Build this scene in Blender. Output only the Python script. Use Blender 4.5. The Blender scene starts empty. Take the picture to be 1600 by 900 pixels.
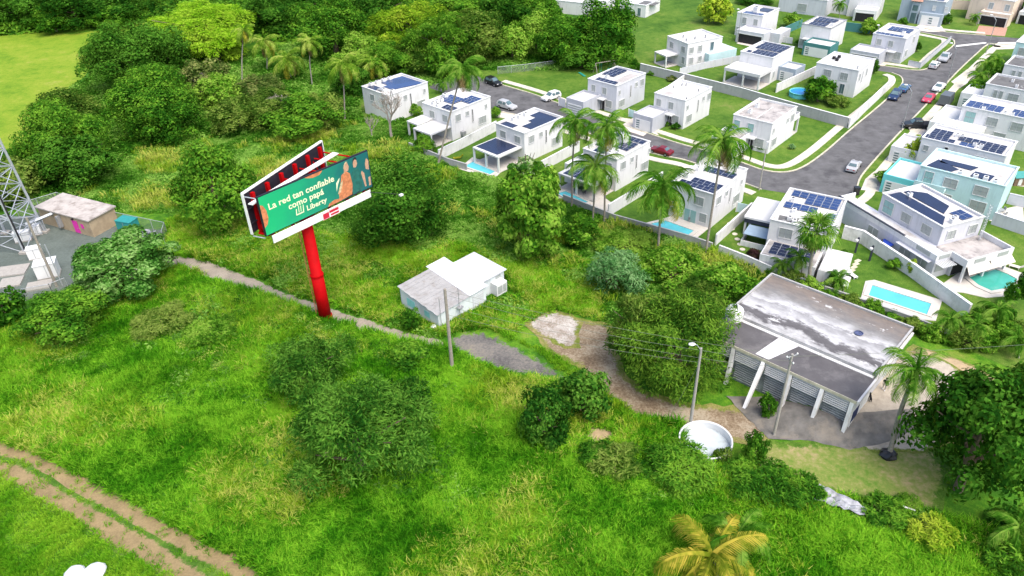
import bpy, bmesh, math, random
import numpy as np
from mathutils import Vector, Matrix, Euler
R = math.radians
rnd = random.Random(7)
RNG = np.random.default_rng(11)
sc = bpy.context.scene
COL = sc.collection

# ------------------------------------------------------------------ camera, sky, sun, exposure
FPX, TH, RO, CH = 1180.0, R(34.2), R(-2.0), 60.0     # focal length in photo pixels, pitch, roll, height
cam = bpy.data.cameras.new('camera'); camo = bpy.data.objects.new('camera', cam); COL.objects.link(camo)
cam.sensor_width = 36.0; cam.lens = FPX/1600*36.0; cam.clip_start = 1.0; cam.clip_end = 6000
camo.matrix_world = Matrix.Translation((0, 0, CH)) @ Matrix.Rotation(R(90)-TH, 4, 'X') @ Matrix.Rotation(RO, 4, 'Z')
sc.camera = camo
SUN_EL, SUN_AZ = R(60), R(146)       # azimuth clockwise from +Y
w = bpy.data.worlds.new('World'); sc.world = w; w.use_nodes = True
nt = w.node_tree; bg = nt.nodes['Background']
sky = nt.nodes.new('ShaderNodeTexSky'); sky.sky_type = 'NISHITA'; sky.sun_disc = False
sky.sun_elevation = SUN_EL; sky.sun_rotation = SUN_AZ; sky.air_density = 1.0; sky.dust_density = 4.0; sky.ozone_density = 0.6
nt.links.new(sky.outputs[0], bg.inputs[0]); bg.inputs[1].default_value = 0.15
sl = bpy.data.lights.new('sun', 'SUN'); sl.energy = 1.35; sl.angle = R(40); sl.color = (1, .96, .89)
so = bpy.data.objects.new('sun', sl); COL.objects.link(so)
sd = Vector((math.sin(SUN_AZ)*math.cos(SUN_EL), math.cos(SUN_AZ)*math.cos(SUN_EL), math.sin(SUN_EL)))
so.rotation_euler = sd.to_track_quat('Z', 'Y').to_euler()
vs = sc.view_settings; vs.view_transform = 'Standard'; vs.look = 'None'; vs.exposure = 0.98; vs.gamma = 1; vs.use_curve_mapping = False
sc.cycles.max_bounces = 4; sc.cycles.diffuse_bounces = 1; sc.cycles.transmission_bounces = 2; sc.cycles.glossy_bounces = 1; sc.cycles.transparent_max_bounces = 4; sc.cycles.caustics_reflective = False; sc.cycles.caustics_refractive = False

# ------------------------------------------------------------------ survey: photo point -> place on the ground (metres)
def G(px, py, z=0.0):
    x = (px-800)/FPX; y = -(py-450)/FPX
    c, s = math.cos(RO), math.sin(RO); x, y = c*x-s*y, s*x+c*y
    d = (x, math.cos(TH)+y*math.sin(TH), -math.sin(TH)+y*math.cos(TH))
    t = (z-CH)/d[2]
    return Vector((d[0]*t, d[1]*t, z))
def GP(pts, z=0.0): return [tuple(G(a, b, z)[:2]) for a, b in pts]
def pxm(p):                                     # photo pixels per metre at a place
    d = Vector(p)-Vector((0, 0, CH)); return FPX/(d.y*math.cos(TH)-d.z*math.sin(TH))
BA, BU, BV = Vector((22.6, 69.7)), Vector((.718, -.696)), Vector((.696, .718))
def sm(t): t = max(0., min(1., t)); return t*t*(3-2*t)
def hz(x, y):                                   # ground height: a low rise beside the warehouse
    q = Vector((x, y))-BA; s, t = q.dot(BU), q.dot(BV)
    return 1.7*sm((s-7)/8)*(1-sm((s-25)/8))*sm((t+4.6)/4.6)*(1-sm((t-17)/7))*sm((y-55.2)/4)

# ------------------------------------------------------------------ materials
def nodes(name):
    m = bpy.data.materials.new(name); m.use_nodes = True; n = m.node_tree
    for k in list(n.nodes): n.nodes.remove(k)
    o = n.nodes.new('ShaderNodeOutputMaterial'); return m, n, o
def noise(n, pos, scale, detail=3, rough=.6, vec=None):
    t = n.nodes.new('ShaderNodeTexNoise'); t.inputs['Scale'].default_value = scale; t.inputs['Detail'].default_value = detail
    t.inputs['Roughness'].default_value = rough
    if vec:
        mp = n.nodes.new('ShaderNodeMapping'); mp.inputs['Scale'].default_value = vec
        n.links.new(pos, mp.inputs[0]); n.links.new(mp.outputs[0], t.inputs[0])
    else: n.links.new(pos, t.inputs[0])
    return t.outputs[0]
def ramp(n, fac, stops, interp='LINEAR'):
    r = n.nodes.new('ShaderNodeValToRGB'); r.color_ramp.interpolation = interp
    el = r.color_ramp.elements
    while len(el) < len(stops): el.new(.5)
    for e, (p, c) in zip(el, stops): e.position = p; e.color = (*c, 1) if len(c) == 3 else c
    n.links.new(fac, r.inputs[0]); return r.outputs[0]
def mix(n, fac, a, b, kind='MIX'):
    m = n.nodes.new('ShaderNodeMix'); m.data_type = 'RGBA'; m.blend_type = kind
    for s, v in ((m.inputs[0], fac), (m.inputs[6], a), (m.inputs[7], b)):
        if isinstance(v, (int, float)): s.default_value = v
        elif isinstance(v, tuple): s.default_value = (*v, 1)
        else: n.links.new(v, s)
    return m.outputs[2]
def mth(n, op, a, b=0.0):
    m = n.nodes.new('ShaderNodeMath'); m.operation = op
    for s, v in ((m.inputs[0], a), (m.inputs[1], b)):
        if isinstance(v, (int, float)): s.default_value = v
        else: n.links.new(v, s)
    return m.outputs[0]
def bump(n, h, strength, dist):
    b = n.nodes.new('ShaderNodeBump'); b.inputs['Strength'].default_value = strength; b.inputs['Distance'].default_value = dist
    n.links.new(h, b.inputs['Height']); return b.outputs[0]
MATS = {}
def mat(name, col, rough=.75, var=.12, scale=1.5, metal=0., spec=.3, stain=None, stain_col=(.12, .11, .10), stain_scale=.5, bmp=0., streak=0.):
    m, n, o = nodes(name); p = n.nodes.new('ShaderNodeBsdfPrincipled'); n.links.new(p.outputs[0], o.inputs[0])
    g = n.nodes.new('ShaderNodeNewGeometry').outputs['Position']
    nz = noise(n, g, scale, 4)
    c = ramp(n, nz, [(.3, tuple(v*(1-var) for v in col)), (.7, tuple(min(1, v*(1+var)) for v in col))])
    if stain:
        s = ramp(n, noise(n, g, stain_scale, 6, .7), [(stain[0], (0, 0, 0)), (stain[1], (1, 1, 1))])
        c = mix(n, s, c, stain_col)
    if streak:
        k = ramp(n, noise(n, g, 1.0, 5, .7, (1.6, 1.6, .22)), [(.50, (0, 0, 0)), (.72, (streak, streak, streak))]); c = mix(n, k, c, tuple(v*.55 for v in col))
    n.links.new(c, p.inputs['Base Color']); p.inputs['Roughness'].default_value = rough; p.inputs['Metallic'].default_value = metal
    p.inputs['Specular IOR Level'].default_value = spec
    if bmp: n.links.new(bump(n, noise(n, g, scale*4, 4), .5, bmp), p.inputs['Normal'])
    MATS[name] = m; return m
def foliage(name, c0, c1, c2, s1=.3, s2=2.2, trans=.3, objvar=.25, mid=.5, isl=.34, gloss=False):
    m, n, o = nodes(name)
    ge = n.nodes.new('ShaderNodeNewGeometry'); g = ge.outputs['Position']
    oi = n.nodes.new('ShaderNodeObjectInfo')
    f = mth(n, 'ADD', mth(n, 'MULTIPLY', mth(n, 'SUBTRACT', noise(n, g, s1, 3), .5), 1.25), mth(n, 'MULTIPLY', mth(n, 'SUBTRACT', noise(n, g, s2, 2), .5), .55))
    f = mth(n, 'ADD', mth(n, 'ADD', f, .52), mth(n, 'MULTIPLY', mth(n, 'SUBTRACT', oi.outputs['Random'], .5), objvar))
    f = mth(n, 'ADD', f, mth(n, 'MULTIPLY', mth(n, 'SUBTRACT', ge.outputs['Random Per Island'], .5), isl))     # leaf by leaf
    c = ramp(n, f, [(.30, c0), (mid, c1), (.72, c2)])
    if gloss:
        d = n.nodes.new('ShaderNodeBsdfPrincipled'); d.inputs['Roughness'].default_value = .42; d.inputs['Specular IOR Level'].default_value = .4
    else: d = n.nodes.new('ShaderNodeBsdfDiffuse')
    n.links.new(c, d.inputs[0])
    t = n.nodes.new('ShaderNodeBsdfTranslucent'); n.links.new(mix(n, .3, c, (.45, .75, .05), 'MIX'), t.inputs[0])
    x = n.nodes.new('ShaderNodeMixShader'); x.inputs[0].default_value = trans
    n.links.new(d.outputs[0], x.inputs[1]); n.links.new(t.outputs[0], x.inputs[2]); n.links.new(x.outputs[0], o.inputs[0])
    MATS[name] = m; return m
GRASSES = dict(                     # dark, mid, light, straw
    wild=((.022, .085, .006), (.055, .19, .010), (.14, .31, .018), (.28, .33, .06)),
    lawn=((.045, .120, .012), (.085, .185, .020), (.140, .240, .032), (.25, .27, .08)),
    field=((.13, .26, .014), (.21, .34, .022), (.29, .38, .035), (.42, .41, .11)),
    dry=((.10, .16, .02), (.20, .24, .045), (.34, .29, .11), (.44, .36, .19)))
def grass_color(n, g, kind):
    a, b, c, d = GRASSES[kind]
    f = mth(n, 'ADD', mth(n, 'MULTIPLY', noise(n, g, .06, 4), .42), mth(n, 'MULTIPLY', noise(n, g, .9, 4, .7), .30))
    f = mth(n, 'ADD', f, mth(n, 'MULTIPLY', noise(n, g, .28, 3), .28))
    return ramp(n, f, [(.38, a), (.47, b), (.55, c), (.66, d)])
def ground_mat(name, kind, over=None, over_scale=.8, edge=False, bmp=.06, rough=.9, over_stops=None):
    """grass; where over is given, bare stuff that breaks up into grass towards its edge"""
    m, n, o = nodes(name); p = n.nodes.new('ShaderNodeBsdfPrincipled'); n.links.new(p.outputs[0], o.inputs[0])
    g = n.nodes.new('ShaderNodeNewGeometry').outputs['Position']
    c = grass_color(n, g, kind)
    c = mix(n, ramp(n, noise(n, g, 7, 3, .7), [(.35, (0, 0, 0)), (.65, (1, 1, 1))]), mix(n, .5, c, (0.015, .04, .004)), c)
    if over:
        oc = ramp(n, mth(n, 'ADD', mth(n, 'MULTIPLY', noise(n, g, over_scale*.25, 4), .5), mth(n, 'MULTIPLY', noise(n, g, over_scale*3, 5, .75), .5)),
                  over_stops or [(.3, tuple(v*.62 for v in over)), (.5, over), (.7, tuple(min(.9, v*1.35) for v in over))])
        if edge:
            at = n.nodes.new('ShaderNodeAttribute'); at.attribute_name = 'edge'
            k = mth(n, 'ADD', at.outputs['Fac'], mth(n, 'MULTIPLY', mth(n, 'SUBTRACT', noise(n, g, 1.6, 5, .75), .5), 1.5))
            c = mix(n, ramp(n, k, [(.38, (0, 0, 0)), (.60, (1, 1, 1))]), c, oc)
        else: c = oc
    n.links.new(c, p.inputs['Base Color']); p.inputs['Roughness'].default_value = rough; p.inputs['Specular IOR Level'].default_value = .15
    n.links.new(bump(n, noise(n, g, 5, 5, .75), .8, bmp), p.inputs['Normal'])
    MATS[name] = m; return m
ground_mat('wild_ground', 'wild'); ground_mat('lawn', 'lawn', bmp=.03); ground_mat('field', 'field', bmp=.04)
ground_mat('track', 'lawn', (.26, .195, .10), 1.6, True, .06); ground_mat('track_grass_dry', 'lawn', (.20, .185, .07), 1.2, True, .05)
ground_mat('gravel_path', 'wild', (.30, .26, .21), 1.5, True, .03)
ground_mat('old_asphalt', 'wild', (.145, .138, .132), 1.0, True, .03, over_stops=[(.34, (.075, .07, .066)), (.46, (.13, .124, .118)), (.54, (.185, .172, .155)), (.64, (.25, .22, .17))])
ground_mat('bare_soil', 'dry', (.25, .17, .10), 1.2, True, .05, over_stops=[(.36, (.12, .085, .055)), (.46, (.21, .155, .10)), (.53, (.30, .24, .165)), (.60, (.38, .33, .25)), (.70, (.20, .20, .07))])
ground_mat('rubble', 'dry', (.40, .35, .30), 1.8, True, .12, over_stops=[(.34, (.13, .10, .07)), (.44, (.30, .25, .20)), (.52, (.42, .38, .34)), (.62, (.58, .55, .51))])
ground_mat('dry_lawn', 'lawn', (.33, .27, .13), .5, True, .04, over_stops=[(.36, (.10, .20, .025)), (.48, (.20, .24, .06)), (.60, (.36, .29, .15))])
ground_mat('sand', 'dry', (.40, .30, .18), .7, True, .03)
ground_mat('pale_concrete', 'dry', (.42, .37, .30), .6, True, .02)
ground_mat('site_gravel', 'wild', (.12, .145, .13), .9, True, .04)
mat('asphalt', (.120, .119, .122), .85, .26, .5, stain=(.52, .66), stain_col=(.066, .065, .069), stain_scale=.2, bmp=.01)
mat('drive_asphalt', (.155, .147, .135), .9, .3, .8, stain=(.50, .70), stain_col=(.25, .22, .18), stain_scale=.5, bmp=.01)
mat('shelter_roof', (.46, .42, .39), .8, .12, .8, stain=(.48, .66), stain_col=(.27, .235, .21), stain_scale=.6)
mat('kerb', (.55, .52, .40), .8, .2, 1.5, stain=(.5, .75), stain_col=(.35, .33, .25))
mat('sidewalk', (.60, .56, .46), .85, .14, .8, stain=(.55, .8), stain_col=(.38, .35, .28), stain_scale=.3)
mat('driveway', (.62, .56, .50), .85, .12, .8, stain=(.6, .8), stain_col=(.42, .38, .33))
mat('terracotta', (.45, .26, .19), .8, .15, 2); mat('road_paint', (.7, .7, .68), .7, .1)
WH = .74
mat('white_paint', (WH, WH, WH*1.01), .6, .05, .4, stain=(.62, .86), stain_col=(.50, .50, .49), stain_scale=.35, streak=.38)
mat('grey_paint', (.46, .48, .53), .6, .06, .4, stain=(.62, .86), stain_col=(.36, .37, .40), stain_scale=.35, streak=.38)
mat('light_grey_paint', (.60, .61, .66), .6, .06, .4, stain=(.62, .86), stain_col=(.45, .46, .48), stain_scale=.35, streak=.38)
mat('blue_grey_paint', (.36, .43, .50), .6, .06, .4, streak=.38); mat('cyan_paint', (.52, .72, .73), .6, .05, .4, stain=(.64, .88), stain_col=(.42, .58, .6), streak=.38)
mat('bright_cyan', (.16, .60, .62), .6, .05, .4); mat('teal_paint', (.07, .22, .22), .6, .08, .4)
mat('cream_paint', (.70, .58, .47), .6, .06, .4, streak=.38); mat('dark_trim', (.035, .04, .06), .5, .1)
mat('wall_white', (.76, .76, .76), .7, .06, .5, stain=(.52, .8), stain_col=(.44, .45, .43), stain_scale=.4, streak=.38)
mat('wall_grey', (.42, .42, .42), .8, .08, .5, stain=(.5, .78), stain_col=(.26, .27, .25), stain_scale=.5, streak=.38)
mat('roof_white', (.62, .61, .60), .7, .07, .5, stain=(.52, .72), stain_col=(.40, .37, .34), stain_scale=.45)
mat('roof_clean', (.64, .64, .635), .7, .04, .5)
mat('roof_old', (.44, .41, .39), .85, .15, .6, stain=(.48, .66), stain_col=(.16, .15, .15), stain_scale=.35)
mat('roof_dark', (.13, .13, .13), .85, .25, .8, stain=(.6, .7), stain_col=(.4, .4, .4), stain_scale=1.2)
mat('bitumen', (.105, .10, .105), .9, .16, .5, stain=(.5, .75), stain_col=(.19, .18, .18), stain_scale=.35)
mat('solar', (.012, .020, .060), .22, .25, .3, spec=.6); mat('solar_blue', (.025, .055, .16), .22, .25, .3, spec=.6)
mat('panel_edge', (.5, .52, .55), .4, .05, metal=.4)
mat('louvre', (.36, .39, .38), .5, .12, 6); mat('louvre_teal', (.27, .46, .44), .45, .1, 6); mat('glass', (.10, .16, .18), .12, .2, .5, spec=.6)
mat('frame', (.66, .67, .67), .5, .03); mat('dark_gap', (.02, .02, .024), .7, .3, 2); mat('metal_grey', (.34, .35, .36), .5, .12, 2, metal=.3)
mat('galvanised', (.46, .49, .53), .45, .14, 1.5, metal=.35); mat('white_plastic', (.74, .75, .75), .45, .04, 1)
mat('water', (.10, .50, .58), .06, .10, .6, spec=.5); mat('water_green', (.06, .38, .30), .06, .12, .5, spec=.5); mat('basin', (.14, .52, .60), .5, .05)
mat('coping', (.56, .53, .48), .7, .07, 2); mat('deck_tile', (.55, .45, .36), .7, .1, 1)
mat('wood_post', (.30, .27, .23), .9, .2, 4); mat('concrete_post', (.36, .34, .31), .85, .12, 3)
mat('bark', (.16, .12, .085), .95, .3, 3, bmp=.03); mat('grey_bark', (.33, .29, .25), .95, .2, 3, bmp=.02); mat('palm_bark', (.30, .27, .23), .95, .25, 5, bmp=.02)
mat('red_steel', (.40, .002, .004), .65, .12, .7, spec=.08); mat('dark_steel', (.018, .016, .026), .6, .2, 2)
mat('poster_white', (.78, .78, .78), .6, .03); mat('cream_letter', (.80, .82, .55), .6, .02); mat('orange_print', (.55, .20, .09), .6, .35, 2.5)
mat('skin_print', (.52, .30, .20), .6, .2, 3); mat('hair_print', (.55, .42, .25), .6, .3, 4); mat('shirt_print', (.02, .13, .11), .6, .3, 2); mat('dark_print', (.02, .03, .03), .6, .2)
mat('red_print', (.55, .02, .05), .6, .08); mat('beige_wall', (.42, .33, .22), .8, .12, .8, stain=(.5, .8), stain_col=(.28, .21, .14), streak=.38)
mat('pink_door', (.70, .04, .38), .5, .08); mat('teal_box', (.03, .26, .25), .5, .1)
mat('tin', (.31, .31, .315), .6, .12, .6, stain=(.5, .7), stain_col=(.23, .215, .205), stain_scale=.9); mat('tin_white', (.58, .60, .63), .5, .10, .6, stain=(.55, .75), stain_col=(.48, .49, .50))
mat('shed_paint', (.66, .72, .74), .7, .06, .6, stain=(.55, .8), stain_col=(.47, .52, .53), stain_scale=.7, streak=.38); mat('aqua', (.28, .66, .64), .6, .12, 1)
mat('black_cloth', (.012, .012, .014), .9, .2); mat('skin', (.30, .17, .11), .6, .05); mat('trouser', (.42, .40, .38), .9, .1); mat('white_cloth', (.7, .7, .7), .8, .05)
mat('black_plastic', (.015, .016, .02), .35, .3, 3, spec=.5); mat('grey_tarp', (.30, .31, .34), .5, .4, 2.5); mat('blue_cloth', (.02, .06, .38), .7, .1); mat('awning', (.66, .62, .55), .8, .06)
mat('awning_blue', (.30, .40, .50), .5, .08); mat('tyre', (.02, .02, .02), .8, .1); mat('rim', (.4, .4, .42), .35, .1, metal=.5)
mat('lamp_red', (.35, .01, .01), .3, .1); mat('lamp_white', (.7, .7, .72), .2, .05); mat('wire', (.16, .18, .14), .6, .1); mat('rock', (.45, .40, .36), .9, .2, 2)
mat('toy_green', (.02, .25, .20), .5, .1); mat('brown_box', (.22, .15, .10), .8, .2); mat('tank_grime', (.60, .61, .61), .6, .06, .7, stain=(.6, .8), stain_col=(.35, .36, .36))
for k, c in dict(white=(.72, .72, .73), silver=(.42, .43, .45), black=(.012, .013, .016), dark_blue=(.015, .035, .10), blue=(.05, .12, .24), dark_red=(.16, .008, .018), pink_red=(.50, .05, .10), grey=(.10, .11, .12), bright_blue=(.02, .10, .50)).items():
    mat('car_'+k, c, .28, .02, .3, spec=.6)
foliage('leaf_dark', (.008, .044, .005), (.030, .115, .010), (.10, .25, .026))
foliage('leaf_mid', (.014, .070, .006), (.058, .19, .014), (.17, .35, .030))
foliage('leaf_light', (.026, .10, .008), (.105, .27, .018), (.28, .46, .06))
foliage('leaf_olive', (.022, .07, .008), (.085, .165, .020), (.23, .32, .06))
foliage('leaf_bamboo', (.11, .28, .010), (.23, .46, .016), (.40, .60, .05))
foliage('leaf_yellow', (.09, .21, .010), (.23, .38, .02), (.42, .53, .05))
foliage('leaf_blue', (.03, .12, .030), (.10, .25, .075), (.24, .42, .17))
foliage('leaf_pale', (.025, .10, .012), (.10, .25, .04), (.46, .56, .30), mid=.54)
foliage('leaf_deep', (.008, .050, .006), (.040, .140, .014), (.13, .29, .035), isl=.42)
foliage('leaf_weep', (.012, .055, .006), (.060, .160, .014), (.17, .31, .032), isl=.4)
foliage('leaf_big', (.022, .09, .012), (.085, .24, .035), (.26, .44, .13))
foliage('leaf_rust', (.030, .075, .012), (.095, .15, .03), (.26, .28, .09))
foliage('leaf_maroon', (.02, .012, .012), (.05, .02, .025), (.10, .05, .05))
foliage('palm_green', (.022, .09, .006), (.07, .20, .016), (.20, .34, .05), s1=.5)
foliage('palm_lime', (.06, .15, .010), (.16, .29, .025), (.34, .43, .08), s1=.5)
foliage('palm_yellow', (.13, .18, .012), (.30, .30, .03), (.52, .42, .06), s1=.5)
foliage('palm_brown', (.10, .07, .03), (.22, .15, .07), (.34, .25, .12), s1=.5)
foliage('grass_wild', (.014, .10, .004), (.080, .31, .010), (.25, .53, .030), s1=.10, s2=.5, trans=.35, objvar=.06, isl=.42)
foliage('grass_yellow', (.11, .26, .010), (.27, .43, .024), (.52, .55, .11), s1=.12, s2=.6, trans=.35, objvar=.06, isl=.34)
foliage('grass_short', (.05, .20, .006), (.13, .36, .014), (.27, .48, .03), s1=.12, s2=.6, trans=.35, objvar=.06, isl=.3)
foliage('under_leaf', (.016, .080, .006), (.075, .24, .018), (.26, .46, .08), s1=.13, s2=1.0, trans=.3, objvar=.1)
foliage('weed_yellow', (.07, .18, .010), (.19, .33, .025), (.42, .50, .10), s1=.2, s2=1.0, trans=.3, objvar=.1)
foliage('under_deep', (.010, .058, .006), (.045, .155, .016), (.15, .31, .05), s1=.2, s2=1.0, trans=.3, objvar=.1)
def poster_mat():
    m, n, o = nodes('poster'); p = n.nodes.new('ShaderNodeBsdfPrincipled'); n.links.new(p.outputs[0], o.inputs[0])
    t = n.nodes.new('ShaderNodeTexCoord'); s = n.nodes.new('ShaderNodeSeparateXYZ'); n.links.new(t.outputs['Object'], s.inputs[0])
    c = ramp(n, mth(n, 'ADD', mth(n, 'DIVIDE', s.outputs[0], 16.), mth(n, 'MULTIPLY', mth(n, 'SUBTRACT', noise(n, t.outputs['Object'], .5, 4), .5), .4)),
             [(0, (.008, .46, .17)), (.35, (.008, .34, .17)), (.75, (.006, .15, .14)), (1, (.006, .11, .12))])
    n.links.new(c, p.inputs['Base Color']); p.inputs['Roughness'].default_value = .55; MATS['poster'] = m
poster_mat()
def stained_roof():
    m, n, o = nodes('stained_roof'); p = n.nodes.new('ShaderNodeBsdfPrincipled'); n.links.new(p.outputs[0], o.inputs[0])
    t = n.nodes.new('ShaderNodeTexCoord').outputs['Object']; s = n.nodes.new('ShaderNodeSeparateXYZ'); n.links.new(t, s.inputs[0])
    big = noise(n, t, .22, 5, .65, (.8, 1.3, 1)); fine = noise(n, t, 1.1, 6, .7, (.7, 1.4, 1))
    band = mth(n, 'ADD', mth(n, 'DIVIDE', s.outputs[1], 15.), mth(n, 'ADD', mth(n, 'MULTIPLY', mth(n, 'SUBTRACT', big, .5), .42), mth(n, 'MULTIPLY', mth(n, 'SUBTRACT', fine, .5), .16)))
    base = ramp(n, band, [(.36, (.50, .50, .50)), (.41, (.10, .095, .10)), (.50, (.13, .125, .13)), (.545, (.56, .56, .57)), (.64, (.34, .34, .35)), (.69, (.58, .58, .59)), (.80, (.24, .235, .23)), (.97, (.20, .165, .14))])
    c = mix(n, ramp(n, fine, [(.40, (0, 0, 0)), (.60, (1, 1, 1))]), mix(n, .40, base, (.07, .066, .07)), base)
    c = mix(n, ramp(n, noise(n, t, .8, 6, .75, (.5, 1, 1)), [(.60, (0, 0, 0)), (.66, (1, 1, 1))]), c, (.60, .60, .60))
    n.links.new(c, p.inputs['Base Color']); p.inputs['Roughness'].default_value = .8; MATS['stained_roof'] = m
stained_roof()

# ------------------------------------------------------------------ building blocks
class MB:
    def __init__(s): s.v = []; s.f = []
    def quad(s, *p): i = len(s.v); s.v += [tuple(q) for q in p]; s.f.append(tuple(range(i, i+len(p)))); return s
    def box(s, x0, y0, z0, x1, y1, z1):
        i = len(s.v); s.v += [(x0, y0, z0), (x1, y0, z0), (x1, y1, z0), (x0, y1, z0), (x0, y0, z1), (x1, y0, z1), (x1, y1, z1), (x0, y1, z1)]
        s.f += [tuple(i+k for k in q) for q in ((3, 2, 1, 0), (4, 5, 6, 7), (0, 1, 5, 4), (1, 2, 6, 5), (2, 3, 7, 6), (3, 0, 4, 7))]; return s
    def prism(s, poly, z0, z1, top=None):
        n = len(poly); i = len(s.v); top = top or poly
        s.v += [(p[0], p[1], z0) for p in poly]+[(p[0], p[1], z1) for p in top]
        s.f += [tuple(range(i+n-1, i-1, -1)), tuple(range(i+n, i+2*n))]+[(i+k, i+(k+1) % n, i+n+(k+1) % n, i+n+k) for k in range(n)]; return s
    def tube(s, pts, rad, n=8, cap=True):
        pts = [Vector(p) for p in pts]; i = len(s.v); m = len(pts)
        rad = rad if isinstance(rad, (list, tuple)) else [rad]*m
        for k, p in enumerate(pts):
            t = (pts[min(k+1, m-1)]-pts[max(k-1, 0)]).normalized()
            a = t.cross(Vector((0, 0, 1)) if abs(t.z) < .9 else Vector((1, 0, 0))).normalized(); b = t.cross(a)
            for j in range(n):
                q = 2*math.pi*j/n; s.v.append(tuple(p+(a*math.cos(q)+b*math.sin(q))*rad[k]))
        for k in range(m-1):
            for j in range(n):
                j2 = (j+1) % n; s.f.append((i+k*n+j, i+k*n+j2, i+(k+1)*n+j2, i+(k+1)*n+j))
        if cap: s.f += [tuple(i+j for j in range(n)), tuple(i+(m-1)*n+j for j in range(n-1, -1, -1))]
        return s
    def bar(s, a, b, w=.1, h=None): return s.tube([a, b], (w if h is None else max(w, h))*.62, 4)
    def lathe(s, prof, cx=0, cy=0, n=20):
        i = len(s.v)
        for r, z in prof:
            for j in range(n): q = 2*math.pi*j/n; s.v.append((cx+r*math.cos(q), cy+r*math.sin(q), z))
        for k in range(len(prof)-1):
            for j in range(n): j2 = (j+1) % n; s.f.append((i+k*n+j, i+k*n+j2, i+(k+1)*n+j2, i+(k+1)*n+j))
        return s
    def mesh(s, name, smooth=False):
        m = bpy.data.meshes.new(name); m.from_pydata(s.v, [], s.f)
        bm = bmesh.new(); bm.from_mesh(m); bmesh.ops.recalc_face_normals(bm, faces=bm.faces); bm.to_mesh(m); bm.free()
        if smooth: m.shade_smooth()
        m.update(); return m
    def build(s, name, m, parent=None, smooth=False):
        return link(name, s.mesh(name, smooth), m, parent)
def link(name, me, m=None, parent=None):
    o = bpy.data.objects.new(name, me); COL.objects.link(o)
    if m is not None and not me.materials: me.materials.append(MATS[m] if isinstance(m, str) else m)
    if parent is not None: o.parent = parent
    return o
USED = {}
def tag(o, label, cat, group=None, kind=None):
    o['label'] = label; o['category'] = cat
    if group: o['group'] = group
    if kind: o['kind'] = kind
    return o
def thing(name, label, cat, loc=(0, 0, 0), rz=0., group=None):
    o = bpy.data.objects.new(name, None); o.empty_display_size = .2; COL.objects.link(o); o.location = loc; o.rotation_euler = (0, 0, rz)
    return tag(o, label, cat, group)
def inside(poly, x, y):
    r = np.zeros(len(x), bool); n = len(poly)
    for i in range(n):
        x0, y0 = poly[i]; x1, y1 = poly[(i+1) % n]
        if y0 == y1: continue
        c = ((y0 > y) != (y1 > y)) & (x < (x1-x0)*(y-y0)/(y1-y0)+x0); r ^= c
    return r
def dist_poly(poly, x, y):
    d = np.full(len(x), 1e9); n = len(poly)
    for i in range(n):
        a = np.array(poly[i]); b = np.array(poly[(i+1) % n]); ab = b-a; L = (ab@ab)+1e-9
        t = np.clip(((x-a[0])*ab[0]+(y-a[1])*ab[1])/L, 0, 1)
        d = np.minimum(d, np.hypot(x-a[0]-t*ab[0], y-a[1]-t*ab[1]))
    return d
def sheet(name, poly, m, dz, res=2.0, edge=1.2, jag=0., struct=True):
    """a sheet of ground that follows the terrain; attribute edge grows from 0 at its rim"""
    P = []
    n = len(poly)
    for i in range(n):
        a, b = Vector(poly[i]), Vector(poly[(i+1) % n]); k = max(1, int((b-a).length/max(.8, jag*3))) if jag else 1
        for j in range(k):
            q = a.lerp(b, j/k)
            if jag and j: q += Vector((rnd.uniform(-jag, jag), rnd.uniform(-jag, jag)))
            P.append(tuple(q))
    bm = bmesh.new(); bm.faces.new([bm.verts.new((p[0], p[1], 0)) for p in P])
    xs = [p[0] for p in P]; ys = [p[1] for p in P]
    for lo, hi, ax in ((min(xs), max(xs), 0), (min(ys), max(ys), 1)):
        k = math.ceil((lo+.01)/res)*res
        while k < hi:
            bmesh.ops.bisect_plane(bm, geom=bm.verts[:]+bm.edges[:]+bm.faces[:], plane_co=(k, 0, 0) if ax == 0 else (0, k, 0), plane_no=(1, 0, 0) if ax == 0 else (0, 1, 0)); k += res
    for f in bm.faces:
        if f.normal.z < 0: f.normal_flip()
    me = bpy.data.meshes.new(name); bm.to_mesh(me); bm.free()
    co = np.array([v.co[:] for v in me.vertices]); d = dist_poly(P, co[:, 0], co[:, 1])
    for v in me.vertices: v.co.z = hz(v.co.x, v.co.y)+dz
    at = me.attributes.new('edge', 'FLOAT', 'POINT'); at.data.foreach_set('value', np.clip(d/edge, 0, 1).astype(np.float32))
    o = link(name, me, m)
    if struct: o['kind'] = 'structure'
    return o

# ------------------------------------------------------------------ ground and roads
def smooth_line(pts, k=6):
    P = [Vector(p) for p in pts]; out = []
    for i in range(len(P)-1):
        a, b, c, d = P[max(i-1, 0)], P[i], P[i+1], P[min(i+2, len(P)-1)]
        for j in range(k):
            t = j/k; out.append(tuple(.5*((2*b)+(c-a)*t+(2*a-5*b+4*c-d)*t*t+(3*b-a-3*c+d)*t**3)))
    out.append(tuple(P[-1])); return out
def grid_axis(): return sorted(set([-2500, -1200, -600, -300, -160]+list(range(-100, 5, 15))+list(np.arange(5, 62, 1.0))+list(range(62, 110, 12))+[130, 200, 400, 900, 1800, 3000]))
gx = grid_axis(); gy = sorted(set([-1500, -500, -100, 0, 20]+list(np.arange(40, 90, 1.0))+list(range(90, 200, 15))+[230, 300, 420, 700, 1300, 2500, 4000]))
gv = [(x, y, hz(x, y)) for y in gy for x in gx]; nx = len(gx)
gf = [(j*nx+i, j*nx+i+1, (j+1)*nx+i+1, (j+1)*nx+i) for j in range(len(gy)-1) for i in range(nx-1)]
me = bpy.data.meshes.new('ground'); me.from_pydata(gv, [], gf); link('ground', me, 'wild_ground')['kind'] = 'structure'
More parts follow.
